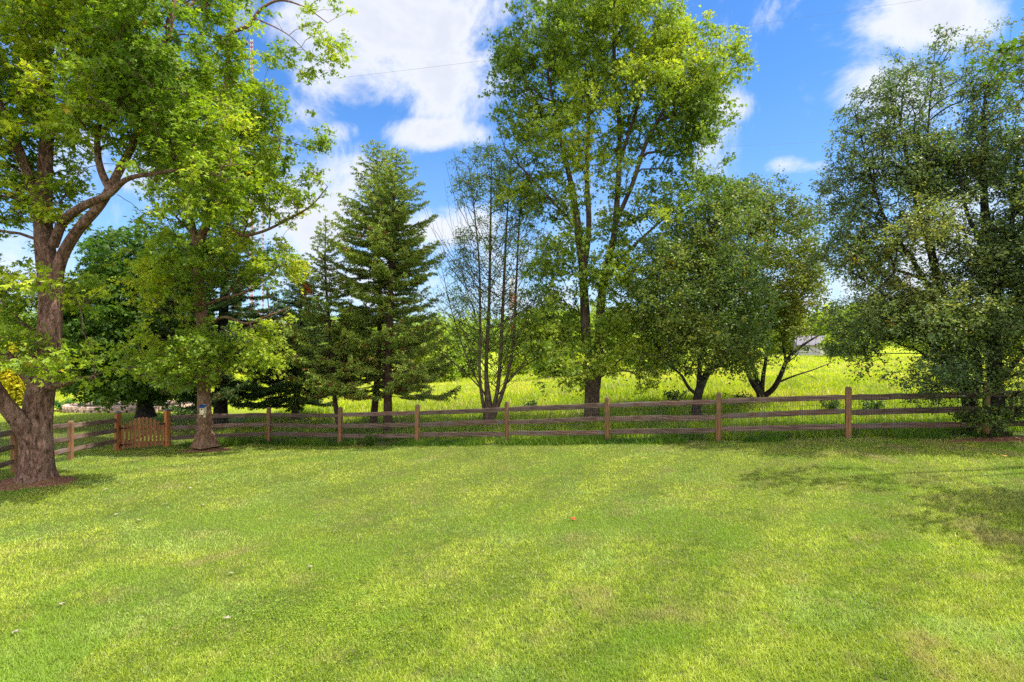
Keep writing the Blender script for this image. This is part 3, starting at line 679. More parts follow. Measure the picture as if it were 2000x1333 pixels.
spruce('spruce_tree', 'tall spruce with thick straight trunk right of its twin, nearest the fence', (758, 846), (776, 290), 19.6, 2.5, 1.5, 45, nb=160, r0=.15, dens=.9, low_thin=.38, mid=[(758, 720), (762, 600), (766, 450)], brown=.15,
       prof=[(0, .95), (.1, 1.05), (.25, .85), (.4, .62), (.5, .80), (.6, .72), (.75, .46), (.9, .2), (1, .03)])

# vase-shaped, half bare tree of many stems
def vase_tree():
    d = 19.6; st = []; B = (952, 832)
    tips = [(960, 285, .10), (915, 330, .07), (1000, 300, .09), (985, 350, .08), (940, 400, .06), (1030, 340, .06), (898, 420, .045)]
    st.append([(952, 834, d, 0.187), (954, 800, d, 0.145), (950, 740, d, 0.074), (955, 600, d, 0.056), (958, 450, d, 0.037), (960, 290, d, 0.012)])
    st.append([(960, 815, d, 0.087), (972, 760, d - .1, 0.068), (978, 680, d - .1, 0.062), (984, 560, d - .1, 0.050), (990, 430, d - .1, 0.031), (1000, 300, d, 0.009)])
    st.append([(964, 815, d, 0.081), (984, 760, d - .2, 0.062), (1000, 690, d - .2, 0.050), (1008, 560, d - .2, 0.037), (1014, 440, d - .2, 0.025), (1024, 330, d, 0.007)])
    st.append([(948, 815, d, 0.068), (938, 750, d - .2, 0.050), (938, 640, d - .2, 0.043), (936, 520, d - .2, 0.031), (925, 400, d, 0.019), (915, 320, d, 0.007)])
    st.append([(952, 780, d, 0.031), (930, 740, d, 0.028), (905, 680, d, 0.022), (880, 600, d, 0.015), (862, 520, d, 0.007)])
    st.append([(975, 770, d, 0.031), (1010, 725, d - .3, 0.025), (1050, 700, d - .5, 0.019), (1095, 670, d - .6, 0.012), (1130, 640, d - .6, 0.006)])
    st.append([(940, 760, d, 0.025), (900, 720, d + .3, 0.022), (860, 690, d + .5, 0.012), (835, 670, d + .6, 0.006)])
    R = random.Random(8); bare = []
    for i in range(120):
        sd = R.choice((-1, 1)); y0 = R.uniform(470, 770); x0 = 955 + R.uniform(-14, 35) + sd * 4; reach = R.uniform(30, 115) * (1.1 if y0 > 560 else .75); rise = R.uniform(70, 200)
        dz = R.uniform(-1.3, 1.3)
        bare.append([(x0, y0, d), (x0 + sd * reach * .45, y0 - rise * .30, d + dz * .4), (x0 + sd * reach * .8, y0 - rise * .65, d + dz * .8), (x0 + sd * reach, y0 - rise, d + dz), R.uniform(.008, .017)])
    for (x, y) in ((868, 350), (880, 340), (893, 380), (862, 420), (905, 400)):
        bare.append([(930, 620, d), (905, 540, d), (x + 14, y + 90, d), (x, y, d), .011])
    broad_tree('bare_twiggy_tree', 'half bare vase-shaped tree of many thin upright stems right of the spruces', st, [
        (960, 350, d, 55, 70, 1.2, 1.0), (915, 350, d, 35, 60, .8, .8), (1010, 380, d, 50, 90, 1.1, .9), (960, 480, d, 70, 70, 1.2, .6), (1030, 480, d, 40, 80, 1.0, .5), (950, 600, d, 70, 90, 1.2, .5), (1040, 620, d - .3, 75, 70, 1.3, .75), (885, 600, d, 45, 90, 1.0, .35), (1065, 655, d - .4, 60, 45, 1.1, .7), (985, 680, d - .3, 60, 40, 1.1, .5), (900, 500, d, 40, 60, 1, .4)],
        950, 28, .07, 505, G_SILVER, M_BARK_GREY, tmpl=KITE, lmat=M_OVAL, k=10, flare=.25, flute=.2, gaps=.30, clump_r=.36, up_pen=2.6, upness=.45, bare=bare, tip=.005)
vase_tree()

broad_tree('silver_maple', 'tallest bright green maple with twin stems rising in the middle of the fence line', [
    [(1156, 838, 18.6, .27), (1156, 800, 18.6, .245), (1156, 750, 18.6, .25), (1148, 700, 18.6, .165), (1142, 600, 18.6, .15), (1138, 520, 18.6, .135), (1128, 440, 18.6, .13), (1115, 360, 18.6, .09), (1090, 250, 18.6, .05), (1070, 140, 18.6, .03)],
    [(1160, 760, 18.6, .20), (1168, 700, 18.6, .16), (1172, 620, 18.6, .14), (1180, 540, 18.6, .125), (1198, 470, 18.6, .105), (1206, 380, 18.6, .09), (1210, 260, 18.6, .07), (1200, 120, 18.6, .06), (1200, -40, 18.6, .03)],
    [(1140, 540, 18.6, .10), (1150, 440, 18.4, .09), (1146, 340, 18.3, .075), (1150, 220, 18.2, .05), (1140, 80, 18.2, .03)],
    [(1200, 440, 18.6, .08), (1235, 360, 18.4, .07), (1262, 280, 18.3, .06), (1310, 190, 18.2, .04), (1350, 100, 18.2, .02)],
    [(1178, 560, 18.6, .06), (1210, 510, 18.4, .05), (1260, 460, 18.2, .04), (1320, 410, 18.0, .025), (1370, 380, 18, .012)],
    [(1130, 450, 18.6, .06), (1085, 400, 18.5, .045), (1030, 340, 18.4, .03), (990, 300, 18.4, .015)],
    [(1206, 330, 18.6, .06), (1235, 240, 18.6, .05), (1270, 120, 18.6, .035), (1290, 10, 18.6, .015)],
  ], [
    (1200, 60, 18.5, 150, 110, 3.0, 1.15), (1090, 110, 18.5, 110, 110, 2.4, 1.0), (1320, 140, 18.4, 120, 100, 2.4, 1.05), (1010, 190, 18.4, 60, 90, 1.6, .65), (1200, 220, 18.4, 190, 70, 2.8, 1.1), (1370, 200, 18.3, 70, 80, 1.5, .85),
    (1080, 290, 18.3, 110, 60, 2.2, .9), (1340, 290, 18.3, 90, 60, 1.7, .8), (1060, 390, 18.3, 90, 55, 1.7, .9), (1180, 340, 18, 80, 40, 1.6, .6), (1340, 390, 18, 110, 50, 1.8, 1.0), (1250, 440, 18, 90, 45, 1.8, .8), (1090, 480, 18.2, 90, 50, 1.6, .8), (1230, 530, 18.2, 90, 60, 1.8, .7), (1400, 140, 18.4, 55, 60, 1.4, .8),
    (1010, 80, 18.4, 55, 60, 1.6, .7), (1180, -70, 18.5, 190, 70, 2.8, .8), (1090, 640, 17.8, 80, 60, 1.6, .95), (1240, 640, 17.8, 80, 60, 1.6, .9), (1120, 705, 17.5, 75, 35, 1.3, .9), (1225, 715, 17.5, 65, 45, 1.3, .9), (1105, 745, 17.3, 50, 20, .8, .7), (1210, 765, 17.3, 40, 16, .7, .5), (1160, 560, 17.9, 90, 55, 1.4, .75), (1165, 640, 17.7, 50, 50, 1.0, .6), (1060, 560, 18, 55, 50, 1.2, .6), (1290, 50, 18.4, 60, 70, 1.8, .8),
  ], 2850, 30, .104, 606, G_SILVER, M_BARK_GREY, k=20, flare=.22, flute=.3, clump_r=.37, flat=.6, upness=.35, gaps=.47, gap_scale=.9, tone_bias=.0, gapfloor=.05, droop=.5)

broad_tree('pear_tree', 'rounded dark green tree with short forked trunk just right of the tallest maple', [
    [(1358, 832, 17.0, 0.137), (1360, 800, 17.0, 0.125), (1366, 762, 17.0, 0.129), (1378, 735, 17.0, 0.106), (1398, 700, 17.0, 0.084), (1400, 620, 17.0, 0.068), (1392, 520, 17.0, 0.053), (1385, 430, 17, 0.023)],
    [(1364, 768, 17.0, 0.084), (1366, 730, 17.0, 0.068), (1364, 660, 17, 0.053), (1350, 560, 17, 0.038), (1340, 480, 17, 0.015)],
    [(1362, 772, 17.0, 0.053), (1345, 758, 16.9, 0.046), (1332, 735, 16.8, 0.038), (1316, 720, 16.7, 0.030), (1290, 690, 16.6, 0.015)],
    [(1400, 650, 17, 0.046), (1430, 590, 16.9, 0.038), (1445, 520, 16.9, 0.023)],
  ], [(1350, 560, 17, 130, 110, 2.4, 1.1), (1285, 610, 16.8, 75, 75, 1.9, .8), (1400, 480, 17, 95, 90, 2.2, 1.0), (1370, 670, 16.6, 110, 60, 1.9, 1.1), (1440, 600, 16.8, 60, 90, 1.8, .9), (1330, 480, 17, 80, 60, 1.8, .8), (1450, 690, 16.6, 50, 45, 1.5, .9), (1270, 700, 16.6, 55, 35, 1.2, .6), (1420, 400, 17.1, 55, 50, 1.4, .7)],
  1800, 32, .088, 707, G_PEAR, M_BARK_DARK, tmpl=KITE, lmat=M_OVAL, k=14, flare=.25, clump_r=.32, flat=.7, upness=.35, gaps=.42, gap_scale=.8, gapfloor=.06, tone_bias=.06, warmf=.010)

broad_tree('pear_tree', 'rounded tree on a low trunk splitting into five crooked limbs right of the fence middle', [
    [(1490, 812, 19.6, 0.167), (1488, 785, 19.6, 0.144), (1486, 772, 19.6, 0.137), (1468, 745, 19.5, 0.091), (1458, 715, 19.5, 0.076), (1452, 680, 19.4, 0.061), (1440, 600, 19.4, 0.038)],
    [(1486, 775, 19.6, 0.099), (1478, 740, 19.6, 0.084), (1465, 700, 19.6, 0.068), (1468, 620, 19.6, 0.053), (1475, 500, 19.6, 0.030), (1480, 400, 19.6, 0.015)],
    [(1488, 775, 19.6, 0.084), (1490, 740, 19.5, 0.068), (1496, 700, 19.4, 0.053), (1500, 640, 19.3, 0.038), (1520, 540, 19.3, 0.023)],
    [(1490, 776, 19.6, 0.106), (1510, 760, 19.4, 0.091), (1524, 735, 19.2, 0.076), (1540, 700, 19.1, 0.061), (1575, 670, 19.0, 0.038), (1600, 655, 18.9, 0.023)],
    [(1518, 748, 19.3, 0.038), (1550, 735, 19.1, 0.027), (1590, 722, 19.0, 0.019), (1625, 708, 18.9, 0.009)],
    [(1535, 708, 19.1, 0.046), (1530, 670, 19.1, 0.038), (1548, 600, 19.1, 0.023)],
  ], [(1480, 540, 19.4, 110, 110, 2.4, 1.1), (1500, 620, 19.2, 95, 60, 2.0, 1.0), (1420, 440, 19.4, 80, 70, 2.0, .9), (1530, 470, 19.4, 70, 80, 1.9, .85), (1470, 400, 19.4, 70, 55, 1.7, .8), (1555, 580, 19.2, 40, 60, 1.3, .6), (1470, 680, 19, 65, 40, 1.5, .9), (1530, 690, 19, 30, 26, .9, .3), (1560, 430, 19.4, 34, 34, .9, .4)],
  1500, 32, .09, 808, [(.04, .07, .018), (.07, .115, .02), (.125, .18, .026), (.21, .25, .03), (.34, .29, .035)], M_BARK_DARK, tmpl=KITE, lmat=M_OVAL, k=14, flare=.2, clump_r=.34, flat=.7, upness=.35, gaps=.43, gap_scale=.8, gapfloor=.06, tone_bias=.04, warmf=.012,
  bare=[[(1570, 675, 19), (1600, 690, 18.9), (1640, 700, 18.8), .012], [(1560, 725, 19), (1580, 735, 18.9), (1605, 740, 18.8), .01], [(1575, 728, 19), (1595, 742, 18.9), (1600, 748, 18.8), .008], [(1555, 690, 19), (1560, 650, 19), (1590, 630, 19), .012], [(1590, 655, 19), (1596, 640, 18.9), (1594, 615, 18.8), .01],
        [(1458, 720, 19.4), (1440, 700, 19.3), (1420, 705, 19.2), .014], [(1575, 665, 19), (1590, 690, 19), (1592, 640, 19), .009]])

# birches at the right
broad_tree('birch_tree', 'large small-leaved birch leaning left over the fence at the right', [
    [(1895, 862, 13.2, .16), (1893, 800, 13.2, .13), (1875, 720, 13.3, .11), (1850, 620, 13.4, .10), (1815, 480, 13.5, .08), (1775, 330, 13.6, .045), (1760, 230, 13.7, .02), (1765, 170, 13.7, .008)],
    [(1885, 760, 13.2, .07), (1840, 690, 13.0, .06), (1780, 620, 12.9, .045), (1720, 570, 12.8, .03), (1660, 530, 12.8, .015)],
    [(1850, 630, 13.4, .06), (1790, 520, 13.5, .05), (1730, 430, 13.5, .035), (1690, 300, 13.6, .02), (1670, 220, 13.6, .01)],
    [(1815, 470, 13.5, .05), (1810, 350, 13.5, .035), (1815, 220, 13.6, .02), (1825, 110, 13.6, .01)],
    [(1900, 800, 13.2, .08), (1912, 720, 13.1, .07), (1890, 640, 13.0, .05), (1860, 560, 12.9, .03)],
  ], [(1740, 610, 12.9, 125, 80, 2.0, 1.15), (1830, 640, 12.7, 100, 80, 1.8, 1.1), (1770, 480, 13.2, 130, 90, 2.1, 1.0), (1720, 360, 13.9, 110, 90, 1.8, 1.0), (1680, 500, 13.2, 75, 60, 1.5, .9), (1800, 330, 13.9, 100, 80, 1.8, 1.0), (1750, 220, 13.9, 100, 75, 1.5, .85), (1850, 230, 13.8, 60, 60, 1.2, .7), (1800, 130, 13.6, 40, 60, .8, .35), (1660, 290, 13.6, 36, 50, .9, .5),
      (1780, 720, 12.6, 90, 40, 1.4, .8), (1850, 725, 12.9, 60, 34, 1.1, .45), (1690, 680, 12.8, 60, 30, 1.2, .7), (1620, 440, 13.3, 30, 40, .9, .4), (1850, 530, 13.2, 80, 60, 1.6, .9), (1832, 95, 13.7, 20, 50, .6, .7), (1745, 150, 13.8, 22, 50, .6, .6), (1885, 180, 13.5, 40, 60, 1, .5), (1850, 770, 12.9, 60, 34, 1.0, .6), (1895, 700, 13.0, 60, 60, 1.2, .6)],
  2800, 34, .064, 909, G_BIRCH, M_BARK_DARK, tmpl=KITE, lmat=M_OVAL, k=12, flare=.25, clump_r=.27, flat=.8, upness=.35, gaps=.44, gap_scale=1.1, tone_bias=.04, warmf=.008, gapfloor=.07,
  bare=[[(1740, 170, 13.4), (1748, 230, 13.3), (1756, 300, 13.3), .02], [(1700, 290, 13.4), (1712, 330, 13.3), (1730, 360, 13.3), .015]])
broad_tree('birch_tree', 'upright birch with dark shaded trunk near the right edge, its crown tipped yellow', [
    [(1948, 866, 12.8, .19), (1946, 800, 12.8, .16), (1942, 700, 12.8, .14), (1936, 580, 12.9, .12), (1925, 440, 12.9, .09), (1920, 300, 13.0, .045), (1922, 210, 13, .022), (1928, 150, 13, .008)],
    [(1938, 620, 12.9, .07), (1965, 520, 12.7, .055), (1980, 400, 12.7, .04), (1990, 260, 12.7, .02)],
    [(1930, 500, 12.9, .06), (1890, 420, 12.8, .04), (1870, 320, 12.8, .02)],
    [(1944, 760, 12.8, .06), (1990, 700, 12.6, .05), (2050, 640, 12.4, .03)],
  ], [(1930, 560, 12.5, 90, 100, 1.8, 1.1), (2010, 500, 12.4, 80, 160, 2.0, 1.1), (1930, 420, 12.8, 90, 80, 1.8, .95), (1905, 310, 13.2, 80, 80, 1.5, .95), (1980, 280, 12.9, 70, 90, 1.6, .85), (1935, 170, 13, 55, 70, 1.1, .55), (1928, 75, 13, 20, 55, .6, .6), (1990, 60, 13, 26, 40, .7, .5), (1955, 740, 12.9, 60, 50, 1.2, .8), (1990, 660, 12.2, 60, 60, 1.4, .9), (2090, 420, 12.4, 90, 250, 2.2, .8), (1985, 140, 12.8, 40, 60, 1, .5)],
  2200, 36, .064, 919, G_BIRCH, M_BARK_DARK, tmpl=KITE, lmat=M_OVAL, k=12, flare=.3, clump_r=.27, flat=.8, upness=.35, gaps=.43, gap_scale=1.1, tone_bias=.05, warmf=.014, gapfloor=.07)
broad_tree('shrub', 'leafy undergrowth shrub with a few yellow leaves around the birch feet', [[(1935, 866, 12.4, .03), (1935, 830, 12.4, .02), (1930, 800, 12.4, .01)]],
  [(1930, 825, 12.5, 48, 34, .6, 1.0), (1990, 805, 12.5, 30, 44, .5, .8), (1880, 838, 12.5, 42, 20, .4, .5)], 170, 36, .06, 929, G_PEAR, M_BARK_DARK, tmpl=KITE, lmat=M_OVAL, k=8, flare=0, clump_r=.22, gaps=.3, warmf=.03, up_pen=.6, cat='shrub')
# the maple beyond the right edge: one limb reaches into the corner, its shade lies on the lawn
broad_tree('maple_tree', 'maple standing off the right edge, only a dark leafy limb reaching into the top corner', [
    [(2420, 950, 9.6, .24), (2420, 800, 9.6, .19), (2410, 500, 9.6, .13), (2400, 350, 9.6, .07), (2390, 200, 9.6, .03), (2385, 120, 9.6, .01)],
    [(2405, 380, 9.6, .06), (2300, 240, 9.5, .045), (2180, 160, 9.5, .03), (2080, 100, 9.5, .018), (2010, 85, 9.5, .012)],
    [(2415, 560, 9.6, .12), (2500, 350, 9.3, .08), (2560, 200, 9, .04)],
  ], [(2030, 90, 9.5, 46, 36, .8, .8), (2140, 90, 9.5, 80, 50, 1.0, .3), (2250, 380, 8.4, 100, 60, 1.2, .5), (2380, 430, 7.4, 130, 80, 1.4, .6), (2480, 400, 6.6, 180, 120, 1.6, .7)],
  200, 24, .11, 939, [(.03, .07, .012), (.05, .11, .015), (.09, .16, .018), (.13, .2, .02)], M_BARK_GREY, k=14, flare=.5, clump_r=.4, gaps=.44, flat=.4)

# ------------------------------------------------------------------ grass
def fence_y(x):
    fx = [p[0] for p in POSTS]; fy = [p[1] for p in POSTS]
    return np.interp(x, [-60, -12.62] + fx + [60], [21, 18.2] + fy + [6])
MULCH = []   # (cx, cy, rx, ry) bare patches
def mulch_patch(px, py, d, rx, ry, seed, label, hgt=.05):
    c = P(px, py, d); MULCH.append((c[0], c[1], rx, ry)); n, m = 44, 9; V = []; Fc = []
    th = np.linspace(0, 2 * math.pi, n, endpoint=False); irr = 1 + .35 * (fbm(np.c_[np.cos(th) * 2 + seed, np.sin(th) * 2], 1.2, seed, 3) - .5) * 2
    for i in range(m):
        q = (i / (m - 1)); r = q
        x = c[0] + np.cos(th) * rx * irr * r; y = c[1] + np.sin(th) * ry * irr * r
        z = gz(x, y) + hgt * (1 - q) + .012 - .03 * (q > .99) + .02 * (vnoise(np.c_[x, y], 9, seed) - .5) * (q < .99)
        V.append(np.c_[x, y, z])
    V = np.concatenate(V); Fc = [(i * n + j, i * n + (j + 1) % n, (i + 1) * n + (j + 1) % n, (i + 1) * n + j) for i in range(m - 1) for j in range(n)]
    o = mk_mesh('mulch', V, np.array(Fc), M_MULCH, smooth=True); tag(o, label, 'mulch', kind='stuff')
mulch_patch(66, 956, 12.3, .95, .62, 1, 'reddish bark mulch heaped round the flared foot of the big left maple', .14)
mulch_patch(402, 878, 18.2, .85, .42, 2, 'pale dry mulch round the roots of the birdhouse tree', .05)
mulch_patch(760, 862, 17.6, 1.5, .35, 3, 'thin reddish needle litter under the rails by the twin spruces', .01)
mulch_patch(1160, 866, 15.6, .55, .12, 4, 'small bare reddish soil patch at the fence near the tallest maple', .01)
mulch_patch(1960, 868, 12.3, 1.2, .30, 5, 'dark leaf litter at the foot of the birches', .02)
def in_mulch(x, y):
    r = np.zeros(len(x), bool)
    for (cx, cy, rx, ry) in MULCH: r |= ((x - cx) / rx) ** 2 + ((y - cy) / ry) ** 2 < .35 + .75 * vnoise(np.c_[x, y], 7, 17)
    return r
def blades(n, dmin, dmax, xlim, seed, power=1.0):
    """random ground points, denser near the camera"""
    R = np.random.RandomState(seed); u = R.rand(n)
    y = (dmin ** (1 - power) + u * (dmax ** (1 - power) - dmin ** (1 - power))) ** (1 / (1 - power)) if power != 1 else dmin * (dmax / dmin) ** u
    return (R.rand(n) * 2 - 1) * xlim(y), y, R
def blade_mesh(name, x, y, z, h, wd, lean, R, col, label):
    n = len(x); a = R.rand(n) * 6.283; b = R.rand(n) * 6.283
    W = np.c_[np.cos(a), np.sin(a), np.zeros(n)] * wd[:, None]; Ld = np.c_[np.cos(b), np.sin(b), np.zeros(n)]
    B = np.c_[x, y, z]; tip = B + Ld * (h * lean)[:, None] + np.c_[np.zeros(n), np.zeros(n), h * np.sqrt(np.clip(1 - lean ** 2, .1, 1))]
    mid = B * .45 + tip * .55 + np.c_[np.zeros(n), np.zeros(n), h * .14 * lean]
    V = np.stack([B - W, B + W, mid + W * .8, mid - W * .8, tip], 1).reshape(-1, 3)
    k = (np.arange(n) * 5)[:, None]
    me = bpy.data.meshes.new(name); V = V.astype(np.float32)
    f4 = (k + np.array([0, 1, 2, 3])); f3 = (k + np.array([3, 2, 4]))
    li = np.concatenate([np.concatenate([f4, f3], 1).ravel()]); ls = np.stack([np.arange(n) * 7, np.arange(n) * 7 + 4], 1).ravel()
    me.vertices.add(len(V)); me.vertices.foreach_set('co', V.ravel()); me.loops.add(n * 7); me.loops.foreach_set('vertex_index', li.astype(np.int32))
    me.polygons.add(2 * n); me.polygons.foreach_set('loop_start', ls.astype(np.int32)); me.update(calc_edges=True)
    at = me.attributes.new('col', 'FLOAT_COLOR', 'FACE'); c2 = np.repeat(np.c_[col, np.ones(n)], 2, 0).astype(np.float32); at.data.foreach_set('color', c2.ravel())
    me.materials.append(M_GRASS); o = bpy.data.objects.new(name, me); COL.objects.link(o); tag(o, label, 'grass', kind='stuff'); return o
G_LAWN = [(0.125, 0.198, 0.016), (0.22, 0.307, 0.024), (0.32, 0.406, 0.035), (0.43, 0.495, 0.054), (0.56, 0.594, 0.101)]
G_DRY = np.array([.42, .34, .15])
def lawn():
    x, y, R = blades(1250000, 3.6, 21.5, lambda y: y * .98 + 1.0, 1, 1.25)
    k = (y < fence_y(x) + .15) & ~in_mulch(x, y) & (vnoise(np.c_[x, y], 22, 77) + .35 * vnoise(np.c_[x, y], 60, 78) > .36); x, y = x[k], y[k]; n = len(x); p = np.c_[x, y]
    big = fbm(p, .38, 11, 3); md = fbm(p, 1.6, 21, 3); sm = fbm(p, 7, 31, 2)
    h = (.026 + .026 * R.rand(n)) * (.7 + .6 * md) * (1 + .3 * sstep(9, 5, y) if False else 1 + .25 * (1 - sstep(5, 9, y))); wd = .0012 + .00018 * y + .0005 * R.rand(n)
    tone = .50 + (big - .5) * .40 + (md - .5) * .42 + (sm - .5) * .55 + (R.rand(n) - .5) * .65 - .10 * sstep(2, 9, x) + .12 * np.tanh(2 * np.sin((x * .80 - y * .60) * 3.4 + .9 * md))
    col = pal(G_LAWN, tone) * np.exp((R.rand(n) - .5) * .65)[:, None]
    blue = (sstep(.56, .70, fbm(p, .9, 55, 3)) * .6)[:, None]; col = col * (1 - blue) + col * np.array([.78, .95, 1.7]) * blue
    pale = (R.rand(n) < .07)[:, None] * .45; col = col * (1 - pale) + np.array([.62, .66, .36]) * pale  # sheen painted into the colour: some blades blended towards a pale tone
    dry = sstep(.62, .76, fbm(p, 1.1, 41, 3)) * .40 + sstep(.60, .78, fbm(p, 5.5, 46, 2)) * .30
    # the tan streak left of centre and the worn right corner
    a, b = P(375, 1130, 7.9)[:2], P(515, 1090, 8.6)[:2]; t = np.clip(((p - a) @ (b - a)) / ((b - a) @ (b - a)), 0, 1); dd = np.linalg.norm(p - (a + t[:, None] * (b - a)), axis=1)
    dry = dry + .75 * np.exp(-(dd / .14) ** 2) * (md > .35) + .3 * sstep(2.5, 6, x) * sstep(.5, .66, fbm(p, 2.2, 48, 3))
    dry = (np.clip(dry, 0, .9) * (.5 + .8 * R.rand(n)))[:, None].clip(0, 1); col = col * (1 - dry) + G_DRY * dry
    clo = (sstep(.66, .74, fbm(p, .8, 91, 2)))[:, None] * .7; col = col * (1 - clo) + np.array([.24, .38, .03]) * clo
    blade_mesh('lawn_grass', x, y, gz(x, y) - .002, h, wd, .45 + .52 * R.rand(n), R, col, 'short mown lawn grass with paler and darker patches')
lawn()
def clover():
    R = np.random.RandomState(12); n = 11000; c = P(640, 1190, 6.3); q = np.c_[c[0] + R.randn(n) * .8, c[1] + R.randn(n) * .55]
    e = np.c_[R.rand(n * 2) * 16 - 8, 5 + R.rand(n * 2) * 9]; q = np.vstack([q, e]); m = fbm(q, 1.6, 83, 3); q = q[(m + .16 * R.randn(len(q)) > np.where(np.arange(len(q)) < n, .42, .66)) & (q[:, 1] < fence_y(q[:, 0]) - .3)]; n = len(q)
    C = np.c_[q, gz(q[:, 0], q[:, 1]) + .022 + .02 * R.rand(n)]; T = R.randn(n, 3) * [1, 1, .2]; N = R.randn(n, 3) * .35 + [0, 0, 1]
    V, Fq, kf = leaf_arrays(C, T, N, .013 + .009 * R.rand(n), (np.array([[0, 0, 0], [.5, .42, .05], [1, 0, 0], [.5, -.42, .05]]), [(0, 1, 2, 3)]))
    o = mk_mesh('clover_patch', V, Fq, M_LEAF, col=pal([(.14, .24, .02), (.26, .38, .03), (.40, .50, .05)], R.rand(n))); tag(o, 'bright low clover growing through the near lawn', 'clover', kind='stuff')
clover()
def outer_lawn():
    x, y, R = blades(120000, 12, 42, lambda y: y * 1.0 + 2, 2, 1.0)
    k = (x < -12.6 + 0 * y) & (y > 11) & (x < -9 - (y - 18) * .15); k |= (y > fence_y(x)) & (x < -11) & (y < 36); x, y = x[k], y[k]; n = len(x); p = np.c_[x, y]
    tone = .55 + (fbm(p, .3, 14, 3) - .5) + (R.rand(n) - .5) * .5; col = pal(G_LAWN, tone)
    blade_mesh('lawn_grass', x, y, gz(x, y), .05 + .03 * R.rand(n), .004 + .0003 * y, .3 + .4 * R.rand(n), R, col, 'smooth lawn beyond the left fence and the gate')
outer_lawn()
def meadow():
    x, y, R = blades(520000, 13, 78, lambda y: y * 1.0 + 2, 3, 1.15)
    k = (y > fence_y(x) + .05) & ~((x < -11) & (y < 34)) & ~in_mulch(x, y); x, y = x[k], y[k]; n = len(x); p = np.c_[x, y]
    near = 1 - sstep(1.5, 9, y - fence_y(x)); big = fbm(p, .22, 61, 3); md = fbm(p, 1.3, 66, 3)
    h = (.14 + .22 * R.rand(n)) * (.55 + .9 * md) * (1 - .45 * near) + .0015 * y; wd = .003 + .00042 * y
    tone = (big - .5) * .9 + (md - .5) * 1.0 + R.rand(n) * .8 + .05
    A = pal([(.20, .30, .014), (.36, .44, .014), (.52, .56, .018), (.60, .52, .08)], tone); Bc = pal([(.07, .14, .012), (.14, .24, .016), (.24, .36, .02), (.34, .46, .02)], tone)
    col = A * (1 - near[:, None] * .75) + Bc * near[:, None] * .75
    hol = sstep(.52, .72, fbm(p * np.array([1, .6]), .9, 71, 3)) * .28; col = col * (1 - hol[:, None] * np.array([.62, .45, .2])) * np.exp((R.rand(n) - .5) * .5)[:, None] * 1.12
    tan = (R.rand(n) < .04 + .08 * sstep(.5, .7, fbm(p, .5, 73, 2))) & (y > fence_y(x) + 2); col[tan] = np.array([.55, .44, .20]) * (.7 + .5 * R.rand(tan.sum()))[:, None]; h[tan] *= 1.35
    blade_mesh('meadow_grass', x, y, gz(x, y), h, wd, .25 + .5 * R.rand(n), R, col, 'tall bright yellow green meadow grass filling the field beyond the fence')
meadow()
def fence_weeds():
    R = np.random.RandomState(6); n = 42000; x = R.rand(n) * 24 - 11; off = R.randn(n) * .16; y = fence_y(x) + off; 
    k = vnoise(np.c_[x, y], 1.5, 5) > .3; k &= ~in_mulch(x, y); x, y = x[k], y[k]; n = len(x); m = vnoise(np.c_[x, y], 1.1, 8)
    col = pal([(.035, .085, .012), (.07, .15, .016), (.12, .22, .02), (.2, .28, .03)], m * .6 + R.rand(n) * .4)
    blade_mesh('fence_weeds', x, y, gz(x, y), (.08 + .16 * R.rand(n)) * (.5 + m), .004 + .004 * R.rand(n), .2 + .6 * R.rand(n), R, col, 'darker uncut weeds growing along the foot of the fence')
fence_weeds()

# weeds standing in the meadow
def clump_plant(name, label, c, r, h, n, leaf, palette, seed, cat='weed', group=None, tmpl=KITE):
    R = np.random.RandomState(seed); base = np.array([c[0], c[1], G(c[0], c[1])]); root = thing(name, label, cat, tuple(base), group=group)
    ns = 14; st = []; C = []; 
    for i in range(ns):
        a = R.rand() * 6.283; e = np.array([math.cos(a) * r * R.rand() ** .5, math.sin(a) * r * R.rand() ** .5, h * (.6 + .4 * R.rand())])
        p = np.array([[0, 0, 0], e * [.4, .4, .6], e]); st.append((p, np.array([.008, .006, .003]))); t = R.rand(n // ns) ** .7
        C.append(p[0] * 0 + e * t[:, None] * np.array([1, 1, 1]) + R.randn(n // ns, 3) * .05)
    C = np.concatenate(C); C[:, 2] = np.abs(C[:, 2]) + .02; T = R.randn(len(C), 3); T[:, 2] -= .2; N = R.randn(len(C), 3) * .6 + [0, 0, 1]
    V, Fq, kf = leaf_arrays(C, T, N, leaf * (.6 + .7 * R.rand(len(C))), tmpl); mk_mesh('foliage', V, Fq, M_LEAF, root, col=np.repeat(pal(palette, R.rand(len(C))), kf, 0))
    V, Fq = tubes(st, 4); mk_mesh('stem', V, Fq, M_BARK_GREY, root); return root
for i, (px, d, r, h, lb) in enumerate([(1035, 22, .35, .5, 'low dark weed clump in the meadow right of the bare twiggy tree'), (1320, 21, .55, .6, 'grey green weed clump in the meadow left of the rounded dark tree'),
        (1450, 19, .6, .5, 'leafy weed clump beside the low forked trunk'), (1625, 17, .35, .45, 'dark leafy weed just left of the rightmost visible fence post'), (1700, 16.5, .5, .45, 'leafy weed just right of the rightmost visible fence post'),
        (720, 17.4, .16, .25, 'small bright seedling at the fence foot between the twin spruces')]):
    clump_plant('weed', lb, P(px, 800, d)[:2], r, h, 520, .085, [(.03, .07, .012), (.07, .14, .018), (.14, .2, .03)], 70 + i)

